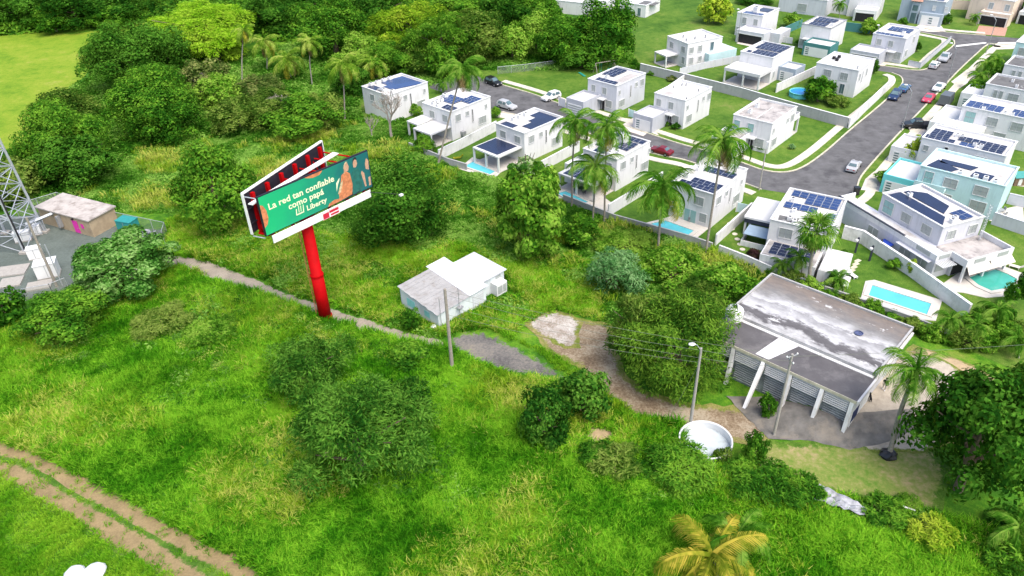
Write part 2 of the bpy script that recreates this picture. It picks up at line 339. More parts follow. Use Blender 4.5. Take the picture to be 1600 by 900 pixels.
FIELD = GP([(-420, 62), (-60, 46), (60, 48), (110, 54), (165, 46), (215, 30), (235, 34), (165, 62), (132, 120), (70, 165), (45, 235), (-60, 262), (-420, 270)])
LAWN = GP([(600, 212), (640, 228), (700, 256), (760, 268), (900, 320), (960, 346), (1080, 379), (1165, 413), (1200, 429), (1260, 456), (1400, 506), (1500, 541), (1600, 586), (1800, 660), (1900, -40), (1100, -40), (990, -30), (985, 95), (870, 110), (750, 105), (660, 130), (560, 150), (570, 190)])
TRACK = GP([(-60, 668), (0, 690), (70, 722), (150, 760), (260, 822), (350, 868), (460, 930), (330, 940), (230, 880), (120, 806), (40, 757), (-60, 722)])
PATH = GP([(235, 395), (300, 401), (345, 413), (400, 435), (450, 458), (520, 481), (580, 499), (640, 519), (700, 533), (700, 552), (620, 537), (560, 516), (500, 500), (440, 478), (380, 457), (330, 436), (285, 420), (235, 412)])
OLDASP = GP([(690, 528), (722, 513), (765, 514), (805, 534), (852, 558), (895, 590), (880, 604), (838, 593), (788, 587), (738, 572), (698, 548)])
SOIL = GP([(818, 505), (858, 484), (912, 498), (956, 508), (962, 545), (975, 580), (1010, 612), (1070, 628), (1190, 640), (1215, 680), (1190, 700), (1130, 688), (1060, 664), (990, 652), (946, 622), (928, 592), (886, 568), (850, 545)])
RUBBLE = GP([(820, 510), (845, 490), (872, 484), (914, 500), (904, 522), (908, 545), (882, 546), (848, 528)])
DRIVE = [(24.2, 64.5), (29, 64), (34.6, 58.6), (38, 59.4), (43, 59.6), (42.5, 57.4), (39, 56.2), (35, 55.5), (31, 57.0), (27, 57.6)]
APRON = [tuple(BA+BU*a+BV*b) for a, b in ((16.5, -.8), (16.8, 16), (21, 18), (26.5, 16), (27, 7), (24.5, 3.0), (20.5, -.4))]
DRYL = GP([(1178, 688), (1260, 690), (1400, 690), (1440, 655), (1485, 740), (1475, 806), (1400, 796), (1290, 772), (1176, 750)])
SAND = [tuple(BA+BU*a+BV*b) for a, b in ((17.6, 14.5), (17.6, 19), (24, 20), (31, 17), (27, 13))]
SITE = GP([(-80, 330), (40, 335), (95, 322), (180, 350), (265, 356), (250, 385), (180, 400), (130, 430), (110, 462), (40, 470), (-80, 478)])
sheet('field', FIELD, 'field', .02, 60); sheet('lawn', LAWN, 'lawn', .02, 60)
sheet('dirt_track', TRACK, 'track_grass_dry', .02, 1.0, 1.6, .25)
RUTS = []
for rut in ([(-60, 672), (0, 695), (52, 716), (125, 757), (250, 826), (340, 870), (450, 926)], [(-60, 712), (0, 732), (60, 760), (150, 815), (255, 878), (330, 924)]):
    c_ = [Vector(q) for q in smooth_line(GP(rut), 3)]; lf, rt = [], []
    for i, q in enumerate(c_):
        t_ = (c_[min(i+1, len(c_)-1)]-c_[max(i-1, 0)]).normalized(); n_ = Vector((-t_.y, t_.x)); lf.append(tuple(q+n_*rnd.uniform(1.2, 1.7))); rt.append(tuple(q-n_*rnd.uniform(1.2, 1.7)))
    RUTS.append(lf+rt[::-1]); sheet('wheel_rut', lf+rt[::-1], 'track', .04+.012*len(RUTS), .5, 1.1, 0)
sheet('footpath', PATH, 'gravel_path', .03, 1.0, .55, .2)
sheet('old_asphalt_yard', OLDASP, 'old_asphalt', .035, .8, 2.4, .35); sheet('bare_soil', SOIL, 'bare_soil', .05, 1.0, 1.6, .35)
sheet('rubble_ground', RUBBLE, 'rubble', .08, .8, 1.2, .3); sheet('dry_lawn', DRYL, 'dry_lawn', .06, 1.0, 1.8, .25)
sheet('sandy_strip', SAND, 'sand', .06, 1.0, 1.2, .2); sheet('site_yard', SITE, 'site_gravel', .03, 1.5, 1.2, .3)
sheet('concrete_apron', APRON, 'pale_concrete', .08, 1.0, .8, .15); sheet('asphalt_drive', DRIVE, 'drive_asphalt', .11, 1.0, .5, .12)
MEADOWPATCH = GP([(905, 680), (925, 662), (962, 668), (975, 690), (948, 704), (915, 698)])
sheet('bare_patch', MEADOWPATCH, 'sand', .03, .6, 1.2, .2)
ROAD_PX = [(672, 120), (742, 118), (776, 131), (830, 147), (880, 165), (930, 182), (985, 200), (1020, 212), (1060, 225), (1100, 236), (1150, 252), (1190, 266), (1225, 270), (1255, 262), (1290, 238), (1330, 203), (1370, 170), (1400, 143), (1411, 130), (1408, 120), (1394, 114), (1340, 106),
           (1330, 98), (1375, 103), (1425, 110), (1446, 109), (1456, 102), (1470, 88), (1488, 74), (1492, 67), (1484, 60), (1436, 50), (1444, 45), (1480, 51), (1540, 56), (1700, 68), (1700, 80), (1560, 69), (1541, 71), (1525, 84), (1495, 112), (1470, 139), (1440, 170), (1400, 212), (1370, 245), (1344, 276), (1336, 297), (1322, 309), (1290, 316), (1235, 303), (1190, 296), (1150, 281), (1110, 264), (1070, 250), (1030, 242), (980, 228), (900, 202), (840, 186), (784, 175), (740, 160), (672, 138)]
ROAD = GP(ROAD_PX)
sheet('road', ROAD, 'asphalt', .035, 60)
def strip(name, pts, d0, d1, z0, z1, m, closed=False, kind='structure', label=None):
    """a raised band beside a line: from d0 to d1 to its left"""
    P = [Vector(p) for p in pts]; n = len(P); mb = MB()
    def off(i, d):
        a = P[max(i-1, 0)]; b = P[min(i+1, n-1)]; t = (b-a).normalized(); return P[i]+Vector((-t.y, t.x))*d
    for i in range(n-1):
        q = [off(i, d0), off(i+1, d0), off(i+1, d1), off(i, d1)]; mb.prism([tuple(k) for k in q], z0, z1)
    o = mb.build(name, m)
    if kind: o['kind'] = kind
    return o
EDGES = [ROAD_PX[2:21], ROAD_PX[22:32], ROAD_PX[32:35], ROAD_PX[36:48], ROAD_PX[50:59]]
for e in EDGES:
    L = smooth_line(GP(e), 4)
    strip('kerb', L, 0, .28, 0, .16, 'kerb'); strip('sidewalk', L, 1.6, 3.1, 0, .13, 'sidewalk')

# ------------------------------------------------------------------ houses
def window(root, face, u, z, wd, ht, lx, ly, m='louvre', n=2):
    """face R: on y=0, u along x.  face L: on x=0, u along y"""
    def P(a, o, c): return (a, -o, c) if face == 'R' else (-o, a, c)
    mb = MB(); t = .09
    def bx(mb, u0, u1, o0, o1, z0, z1):
        a = P(u0, o1, z0); b = P(u1, o0, z1)
        mb.box(min(a[0], b[0]), min(a[1], b[1]), z0, max(a[0], b[0]), max(a[1], b[1]), z1)
    bx(mb, u-t, u, -.05, .10, z-t, z+ht+t); bx(mb, u+wd, u+wd+t, -.05, .10, z-t, z+ht+t)
    bx(mb, u, u+wd, -.05, .10, z+ht, z+ht+t); bx(mb, u, u+wd, -.05, .12, z-t, z)
    f = mb.build('window', 'frame', root)
    w1 = wd/n
    for k in range(n):
        q = MB(); bx(q, u+k*w1+.03, u+(k+1)*w1-.03, -.02, .05, z+.02, z+ht-.02); q.build('pane', m, f)
        if m != 'glass':
            s = MB(); bx(s, u+k*w1+.04, u+(k+1)*w1-.04, .05, .062, z+ht*.47, z+ht*.53); s.build('window_rail', 'metal_grey', f)
    return f
def parapet(mb, x0, y0, x1, y1, z0, z1, t=.2):
    mb.box(x0, y0, z0, x1, y0+t, z1); mb.box(x0, y1-t, z0, x1, y1, z1); mb.box(x0, y0+t, z0, x0+t, y1-t, z1); mb.box(x1-t, y0+t, z0, x1, y1-t, z1)
PANEL = {}
def solar(root, x0, y0, nx_, ny_, z, pw=1.05, pl=1.7, m='solar', along='y', tilt=.16, skip=()):
    """grid of panels; pl along x and pw along y (rows run along y)"""
    key = (pw, pl, m, tilt)
    if key not in PANEL:
        mb = MB(); mb.quad((0, 0, .0), (pl-.04, 0, tilt), (pl-.04, pw-.04, tilt), (0, pw-.04, 0)); mb.quad((.0, 0, -.05), (0, pw-.04, -.05), (pl-.04, pw-.04, tilt-.05), (pl-.04, 0, tilt-.05))
        e = .035; k = .008
        for (a, b, c, d) in ((0, 0, e, pw-.04), (pl-.04-e, 0, pl-.04, pw-.04), (0, 0, pl-.04, e), (0, pw-.04-e, pl-.04, pw-.04), (pl/2-.03, 0, pl/2, pw-.04)):
            g = lambda x: tilt*x/(pl-.04)+k
            mb.quad((a, b, g(a)), (c, b, g(c)), (c, d, g(c)), (a, d, g(a)))
        me = bpy.data.meshes.new('solar_panel'); me.from_pydata(mb.v, [], mb.f)
        me.materials.append(MATS[m]); me.materials.append(MATS['panel_edge'])
        for f in me.polygons:
            if f.index >= 2: f.material_index = 1
        PANEL[key] = me
    for i in range(nx_):
        for j in range(ny_):
            if (i, j) in skip: continue
            o = link('solar_panel', PANEL[key], None, root); o.location = (x0+i*pl, y0+j*pw, z+.12)
def array(root, poly, z, m='solar', name='solar_array'):
    MB().prism(poly, z+.04, z+.13).build(name, m, root)
def ac_unit(root, x, y, z, s=.8):
    o = MB().box(x-s/2, y-s*.4, z, x+s/2, y+s*.4, z+s*.9).build('air_conditioner', 'white_plastic', root)
    MB().lathe([(.0, z+s*.9+.012), (s*.3, z+s*.9+.012), (s*.3, z+s*.9-.01)], x, y, 12).build('fan_grille', 'dark_gap', o)
def garage_block(root, x0, y0, x1, y1, h, m, door, roofm='roof_white', face='L', wide=None):
    """single-storey block with a garage door on its x0 side (face L) or y0 side (face R)"""
    mb = MB(); mb.box(x0, y0, 0, x1, y1, h-.4); parapet(mb, x0, y0, x1, y1, h-.4, h)
    o = mb.build('garage', m, root)
    MB().box(x0+.2, y0+.2, h-.42, x1-.2, y1-.2, h-.37).build('garage_roof', roofm, o)
    MB().box(x0-.05, y0-.05, h-.02, x1+.05, y1+.05, h+.05).build('coping', 'frame', o) if False else None
    a, b = (y0, y1) if face == 'L' else (x0, x1); q0, q1 = a+.5, b-.5
    def bx(mb, u0, u1, o0, o1, z0, z1):
        if face == 'L': mb.box(x0-o1, u0, z0, x0-o0, u1, z1)
        else: mb.box(u0, y0-o1, z0, u1, y0-o0, z1)
    g = MB()
    if door == 'open':
        bx(g, q0, q1, -.02, .02, .02, 2.3); d = g.build('garage_opening', 'dark_gap', o)
        f = MB(); bx(f, q0-.18, q0, 0, .12, 0, 2.5); bx(f, q1, q1+.18, 0, .12, 0, 2.5); bx(f, q0, q1, 0, .12, 2.3, 2.5); f.build('garage_frame', 'frame', d)
    else:
        bx(g, q0, q1, -.02, .05, .05, 2.3); d = g.build('garage_door', 'white_plastic', o)
        for k in range(4):
            s = MB()
            if door == 'slats': bx(s, q0+.1, q1-.1, .05, .07, .3+k*.5, .55+k*.5)
            else: bx(s, q1-1.1, q1-.3, .05, .07, .45+k*.45, .68+k*.45)
            s.build('door_glass', 'louvre' if door == 'slats' else 'glass', d)
    return o
def entry(root, y, x=0., m='dark_gap'):
    d = MB().box(x-.06, y, .05, x+.02, y+1.5, 2.25).build('door', m, root)
    MB().box(x-.10, y+.7, .05, x-.06, y+.8, 2.25).build('door_rail', 'frame', d)
    MB().box(x-.10, y-.06, .05, x-.061, y, 2.3).box(x-.10, y+1.5, .05, x-.061, y+1.56, 2.3).build('door_frame', 'frame', d)
    MB().box(x-1.3, y-.4, 2.55, x-.002, y+2.1, 2.75).build('canopy', 'frame', root)
def terrace(root, x0, y0, x1, y1, z=2.75, posts=((0, 0), (0, .5), (0, 1)), roofm='roof_clean', t=.28):
    r = MB().box(x0, y0, z, x1, y1, z+t).build('terrace_roof', roofm, root)
    for a, b in posts:
        px, py = x0+.2+a*(x1-x0-.4), y0+.2+b*(y1-y0-.4)
        MB().box(px-.16, py-.16, .02, px+.16, py+.16, z).build('post', 'frame', root)
    MB().box(x0, y0, .02, x1, y1, .12).build('terrace_floor', 'coping', root)
    return r
def house(name, label, F, ang, lx, ly, h=5.9, wall='white_paint', roof='roof_white', trim=None, par=.3, winL=(), winR=(), extra=None):
    root = thing(name, label, 'house', (F[0], F[1], .02), R(ang))
    mb = MB(); mb.box(0, 0, 0, lx, ly, h-par)
    parapet(mb, 0, 0, lx, ly, h-par, h)
    mb.build('wall', wall, root)
    MB().box(.2, .2, h-par-.02, lx-.2, ly-.2, h-par+.04).build('roof', roof, root)
    c = MB(); o = .10; zt = h+.002
    for a, b, c_, d in ((-o, -o, lx+o, .2), (-o, ly-.2, lx+o, ly+o), (-o, .2, .2, ly-.2), (lx-.2, .2, lx+o, ly-.2)): c.box(a, b, zt, c_, d, zt+.12)
    c.build('parapet_cap', trim or 'frame', root)
    for a in winL: window(root, 'L', *a[:4], lx, ly, *(a[4:]))
    for a in winR: window(root, 'R', *a[:4], lx, ly, *(a[4:]))
    if extra: extra(root, h-par+.04)
    return root
A_WR = ((1.2, 3.55, 1.3, 1.35), (4.0, 3.9, .8, .9, 'louvre', 1), (5.7, 2.3, .25, 2.5, 'dark_gap', 1), (7.5, 1.0, 2.0, 1.5), (9.4, 3.9, .55, .8, 'louvre', 1))
A_WL = ((1.0, 3.55, 1.5, 1.35), (4.8, 3.55, 1.5, 1.35))
B_WR = ((1.0, .95, 1.9, 1.5), (.7, 3.8, .6, .9, 'louvre', 1), (4.9, 2.2, .25, 2.5, 'dark_gap', 1), (6.6, 3.9, .8, .9, 'louvre', 1), (8.5, 3.5, 1.3, 1.45))
B_WL = ((1.1, .9, 1.6, 1.5), (2.6, 3.5, 1.1, 1.4), (5.5, 3.5, 1.1, 1.4))
def gp(px, py, h=5.9): p = G(px, py, h); return (p.x, p.y)
# --- row backing onto the meadow
def xI(r, z):
    array(r, [(3.2, 2.6), (10.2, .6), (10.2, 7.8), (6.2, 8.2), (4.4, 8.0), (4.4, 5.6), (3.2, 5.6)], z, 'solar_blue'); array(r, [(.5, 5.2), (2.4, 5.2), (2.4, 8.2), (.5, 8.2)], z)
    for k in range(4): ac_unit(r, 2.0+k*1.7, 8.2, z)
    ac_unit(r, 1.6, 3.2, z); ac_unit(r, 2.2, 1.2, z)
    MB().box(1.0, 3.6, z+.2, 2.6, 5, z+.34).build('skylight', 'metal_grey', r)
house('house', 'white house with one large blue solar array behind the bare tree', gp(606, 150), 45, 10.8, 8.9, 5.9, winR=A_WR, winL=A_WL, extra=xI)
def xJ(r, z):
    solar(r, 3.6, 3.2, 2, 4, z, 1.05, 1.7, 'solar_blue'); solar(r, 5.9, .5, 2, 3, z, 1.05, 1.7, 'solar_blue'); solar(r, 1.0, .7, 1, 3, z)
    for k in range(3): ac_unit(r, 1.2+k*1.1, 6.3, z); 
    ac_unit(r, .9, 4.6, z); ac_unit(r, 5.4, 7.3, z, 1.0)
    t = terrace(r, -5.4, .2, -.02, 5.4); terrace(r, -4.2, 5.42, -.02, 8.6, 3.1, ((0, 1),))
    MB().box(2.2, -.75, .5, 3.1, -.02, 1.3).build('air_conditioner', 'metal_grey', r)
house('house', 'white house with a flat patio roof beside the bare tree', gp(704, 176), 46, 11.1, 8.3, winR=A_WR, winL=A_WL, extra=xJ)
def xK(r, z):
    array(r, [(2.6, .5), (10.0, .5), (10.0, 5.6), (7.4, 5.6), (7.4, 4.0), (5.2, 4.0), (5.2, 3.0), (2.6, 3.0)], z); array(r, [(.5, 3.9), (2.3, 3.9), (2.3, 7.0), (.5, 7.0)], z)
    for k in range(3): ac_unit(r, 3.6+k*1.6, 6.2, z)
    terrace(r, -6.2, .6, -.02, 7.4, 2.9, ((0, 0), (0, .5), (0, 1))); array(r, [(-5.6, 1.4), (-.5, 1.4), (-.5, 7.1), (-5.6, 7.1)], 3.1)
house('house', 'white house with dark solar panels on its roof and on its patio roof', gp(819, 209), 44, 10.5, 7.4, winR=A_WR, winL=A_WL, extra=xK)
def xO(r, z):
    solar(r, 4.3, 1.0, 2, 3, z); solar(r, 8.3, .6, 1, 6, z); solar(r, .7, 3.6, 1, 2, z); solar(r, 3.0, 5.0, 1, 2, z)
    MB().lathe([(.85, z), (.95, z+.8), (.9, z+1.5), (.3, z+1.75), (0, z+1.76)], 7.3, 3.9, 18).build('roof_water_tank', 'white_plastic', r, True)
    for a, b in ((2.2, 1.4), (1.2, 2.4), (6.4, 5.6)): ac_unit(r, a, b, z)
    terrace(r, -5.6, .3, -.02, 8.2, 2.8, ((0, 0), (0, .5), (0, 1))); solar(r, -5.2, 1.2, 3, 6, 2.98, 1.05, 1.65, 'solar', 'y', .05)
    MB().box(-2.6, 7.5, 0, 3.0, 9.2, 3.6).build('side_wing', 'white_paint', r)
house('house', 'white house with a round roof water tank behind coconut palms', gp(964, 250), 46, 9.8, 7.2, winR=A_WR, winL=A_WL, extra=xO)
def xP(r, z):
    solar(r, .45, .5, 1, 6, z); solar(r, 2.2, .2, 1, 5, z); solar(r, 7.2, .5, 1, 5, z)
    ac_unit(r, 3.4, 6.5, z); ac_unit(r, 6.8, 6.4, z, .7)
    garage_block(r, 7.4, 7.41, 12.6, 10.6, 3.2, 'white_paint', 'plain')
    d = MB().box(-.06, 2.6, .05, .02, 4.6, 2.2).build('sliding_door', 'louvre_teal', r); MB().box(-.10, 3.56, .05, -.061, 3.64, 2.2).build('door_rail', 'frame', d)
house('house', 'white house with rows of solar panels above its rear pool terrace', gp(1116, 305), 49, 11.4, 7.4, par=.35, winR=A_WR,
      winL=((1.6, 3.4, 1.7, 1.4), (.8, .7, 1.2, 1.5, 'louvre', 1), (5.3, .7, 1.2, 1.5, 'louvre', 1)), extra=xP)
# --- across the street
def xL(r, z):
    solar(r, 4.6, 4.3, 3, 3, z, 1.05, 1.7); solar(r, .6, 1.2, 1, 5, z)
    ac_unit(r, 3.2, 5.0, z); MB().box(3.0, .4, z, 9.0, 3.0, z+.03).build('roof_patch', 'roof_old', r)
    garage_block(r, -6.0, 4.0, -.02, 8.6, 3.3, 'grey_paint', 'slats', 'roof_white'); entry(r, 2.9)
house('house', 'pale grey house with slatted garage door beside the playground lawn', gp(964, 135), 46, 10.4, 7.6, wall='light_grey_paint', winR=B_WR, winL=B_WL, extra=xL)
def xM(r, z):
    for a, b in ((1.2, .5), (6.8, 1.2), (7.6, 5.6), (5.4, 6.2), (8.2, 5.0)): MB().tube([(a, b, z), (a, b, z+.55)], .16, 8).build('vent_pipe', 'metal_grey', r)
    MB().prism([(1.2, 4.6), (3.2, 4.4), (2.8, 6.4), (1.6, 6.2)], z+.004, z+.03).build('roof_patch', 'roof_old', r)
    garage_block(r, -5.6, 3.6, -.02, 8.2, 3.2, 'grey_paint', 'plain'); entry(r, 2.5)
house('house', 'white house with bare white roof and closed white garage door', gp(1071, 158), 46, 10.0, 7.2, roof='roof_clean', winR=B_WR, winL=B_WL, extra=xM)
def xQ(r, z):
    ac_unit(r, 3.2, 6.0, z); ac_unit(r, 6.6, 6.2, z); MB().box(1.5, 3.7, z, 8.5, 3.9, z+.06).build('roof_joint', 'roof_white', r)
    garage_block(r, -5.4, 4.0, -.02, 9.0, 3.2, 'white_paint', 'plain', 'roof_old'); entry(r, 2.9)
    t = terrace(r, 10.73, .0, 13.2, 6.4, 3.0, ((1, 0), (1, 1)), 'white_paint'); MB().box(10.8, .1, 3.3, 13.1, .2, 4.1).box(13.0, .2, 3.3, 13.1, 6.3, 4.1).build('balcony_rail', 'frame', r)
house('house', 'white house with weathered grey flat roof and dark roof edge', gp(1207, 194), 48, 10.7, 7.7, roof='roof_old', trim='frame', winR=((1.0, .95, 1.9, 1.5), (.7, 3.8, .6, .9, 'louvre', 1), (6.6, 3.9, .8, .9, 'louvre', 1), (8.5, 3.5, 1.3, 1.45)), winL=((1.1, .9, 1.9, 1.6), (3.4, 3.4, 1.2, 1.6, 'louvre_teal', 1), (6.2, 3.4, 1.2, 1.6, 'louvre_teal', 1)), extra=xQ)
def xFar(r, z):
    for a, b in ((3.0, 5.5), (1.6, 2.6), (4.4, 2.8), (7.4, 2.5)): MB().tube([(a, b, z), (a, b, z+.7)], .2, 8).build('vent_pipe', 'metal_grey', r)
    terrace(r, -3.8, 3.0, -.02, 7.6, 2.6, ((0, 0), (0, 1)))
    g = MB(); g.box(5.6, -1.6, 0, 14.2, -.02, 2.9); g.box(10.62, 0, 0, 14.2, 4.0, 2.9); g.build('side_wing', 'cyan_paint', r); MB().box(10.7, .1, 2.9, 14.0, 3.8, 2.95).build('wing_roof', 'roof_white', r)
house('house', 'white house with pale cyan side wing beyond the long grey wall', gp(1075, 69), 27, 10.6, 7.8, roof='roof_clean', winR=((.6, 3.5, 1.2, 1.4), (3.2, 3.5, 1.2, 1.4), (.8, .9, 1.2, 1.5), (3.6, 1.1, 1.0, 1.2), (7.0, 3.2, 1.0, 2.0, 'glass', 2)), winL=((.8, 3.5, 1.4, 1.4), (5.2, 3.5, 1.4, 1.4), (.6, .9, 1.1, 1.6)), extra=xFar)
def xN2(r, z):
    solar(r, 5.0, .8, 3, 6, z); solar(r, .6, .6, 2, 5, z); solar(r, .6, 6.2, 1, 1, z)
    terrace(r, -5.6, -.2, -.02, 8.6, 2.9, ((0, 0), (0, .45), (0, 1)), t=.7)
    garage_block(r, 3.6, -4.2, 8.4, -.02, 3.2, 'blue_grey_paint', 'plain')
house('house', 'white house with arched patio under dark solar panels and blue-grey wing', gp(1208, 91), 46, 10.3, 8.0, winR=((1.2, 1.0, .7, 1.5, 'louvre', 1),), winL=(), extra=xN2)
def xR(r, z):
    for a, b in ((4.4, 6.2), (5.2, 7.2), (6.6, 6.6)): MB().box(a, b, z, a+.6, b+.6, z+.6).build('roof_vent', 'dark_gap', r)
    MB().tube([(2.0, 1.0, z), (2.0, 1.0, z+.6)], .14, 8).build('vent_pipe', 'metal_grey', r)
house('house', 'white house with plain white roof behind the shrub garden and round blue pool', gp(1342, 111), 48, 9.8, 9.1, roof='roof_clean', winR=((1.0, 3.4, .8, 1.6), (5.0, 3.4, .8, 1.6), (3.0, 2.6, .25, 2.4, 'dark_gap', 1)), winL=((2.0, 3.4, 1.6, 1.5), (5.6, 3.4, 1.6, 1.5), (2.2, .4, 1.0, 2.1, 'glass', 2), (4.2, .4, 1.0, 2.1, 'glass', 2), (6.2, .4, 1.2, 1.8)), extra=xR)
def xS(r, z):
    solar(r, .5, 1.2, 1, 6, z, 1.05, 1.9, 'solar_blue'); solar(r, 5.6, 1.0, 2, 5, z, 1.05, 1.7, 'solar_blue'); ac_unit(r, 4.4, 2.0, z)
    garage_block(r, -6.0, 3.4, -.02, 10.2, 3.2, 'grey_paint', 'open'); entry(r, 1.9, 0, 'frame')
house('house', 'pale grey corner house with open garage and blue solar panels', gp(1416, 61), 48, 11.0, 7.6, wall='light_grey_paint', winR=((2.0, 1.0, 1.4, 1.6), (6, 3.4, 1.2, 1.5)), winL=((.3, .9, 1.5, 1.7), (2.6, 3.5, 1.1, 1.4), (5.3, 3.5, 1.1, 1.4)), extra=xS)
def xN3(r, z):
    solar(r, 5.4, 1.6, 2, 5, z); solar(r, 1.0, 2.2, 2, 4, z); ac_unit(r, 3.4, 1.2, z)
    garage_block(r, -5.2, -2.6, -.02, 4.2, 3.2, 'teal_paint', 'plain'); entry(r, 4.3)
house('house', 'white house with dark teal garage and tan driveway', gp(1299, 45), 47, 9.6, 7.5, trim='metal_grey', winL=((6.2, .7, 1.2, 1.6),), extra=xN3)
def xN1(r, z):
    array(r, [(.6, 1.0), (3.2, 1.0), (3.2, 6.2), (.6, 6.2)], z, 'solar_blue'); array(r, [(5.2, 1.0), (9.0, 1.0), (9.0, 4.2), (5.2, 4.2)], z)
    ac_unit(r, 4.4, 4.0, z, 1.5)
    garage_block(r, -5.4, -3.4, -.02, 4.2, 3.2, 'light_grey_paint', 'open'); MB().box(-1.5, -6.0, 0, 5.0, -3.42, 2.7).build('side_wing', 'light_grey_paint', r)
house('house', 'white house with blue solar panels and open carport by the yellow-green tree', gp(1192, 26), 48, 9.9, 7.2, winL=((5.4, .6, 1.4, 1.6), (1.2, 3.4, 1.1, 1.5), (4.4, 3.4, 1.1, 1.5)), extra=xN1)
# --- cul-de-sac end
def xV(r, z):
    solar(r, 9.2, .6, 1, 6, z, 1.18, 1.7, 'solar_blue'); solar(r, 7.45, .6, 1, 4, z, 1.18, 1.7, 'solar_blue'); solar(r, 5.0, 3.1, 1, 4, z, 1.18, 1.7, 'solar_blue'); solar(r, 2.4, .4, 2, 1, z, 1.18, 1.7, 'solar_blue')
    MB().prism([(.5, 5.0), (2.6, 4.8), (2.4, 7.6), (.7, 7.4)], z+.004, z+.03).build('roof_patch', 'roof_dark', r)
    for a, b in ((1.0, 5.2), (1.6, 6.0), (7.6, 7.0), (3.0, .9), (4.2, 6.0)): ac_unit(r, a, b, z, .7)
    MB().box(4.2, 8.22, 2.9, 11.5, 13.0, 3.2).build('carport_roof', 'roof_clean', r); MB().box(4.3, 8.3, 2.2, 4.5, 12.9, 2.88).build('carport_fascia', 'dark_trim', r)
    for a, b in ((4.6, 12.7), (11.2, 12.7), (7.8, 12.7)): MB().box(a-.15, b-.15, .02, a+.15, b+.15, 2.9).build('post', 'frame', r)
    MB().prism([(1.0, 8.22), (4.1, 8.22), (4.1, 12.0), (1.0, 12.0)], 2.0, 2.1).build('awning_roof', 'awning_blue', r)
    MB().box(.9, 8.3, .02, 1.1, 12.0, .9).box(.9, 12.0, .02, 4.0, 12.2, .9).build('patio_wall', 'wall_white', r)
    for b in (8.5, 11.9): MB().box(1.0, b-.07, .9, 1.14, b+.07, 2.0).build('post', 'metal_grey', r)
    MB().box(-4.6, .4, 0, -.02, 8.0, 2.7).build('rear_wing', 'white_paint', r); MB().box(-4.4, .6, 2.7, -.2, 7.8, 2.78).build('wing_roof', 'roof_old', r)
    MB().box(-4.8, -3.4, 0, 1.6, -.02, 2.6).build('side_wing', 'white_paint', r); MB().box(-4.7, -3.3, 2.6, 1.5, -.1, 2.68).build('wing_roof', 'roof_clean', r)
    solar(r, -4.0, 1.2, 2, 5, 2.7, 1.18, 1.6, 'solar')
house('house', 'white house with blue solar panels beside the turning circle and fan palm', (44.6, 90.4), 58, 11.2, 8.3, trim='frame', winL=((5.0, 3.5, 1.8, 1.5),), winR=((2.0, 3.4, 1.4, 1.4),), extra=xV)
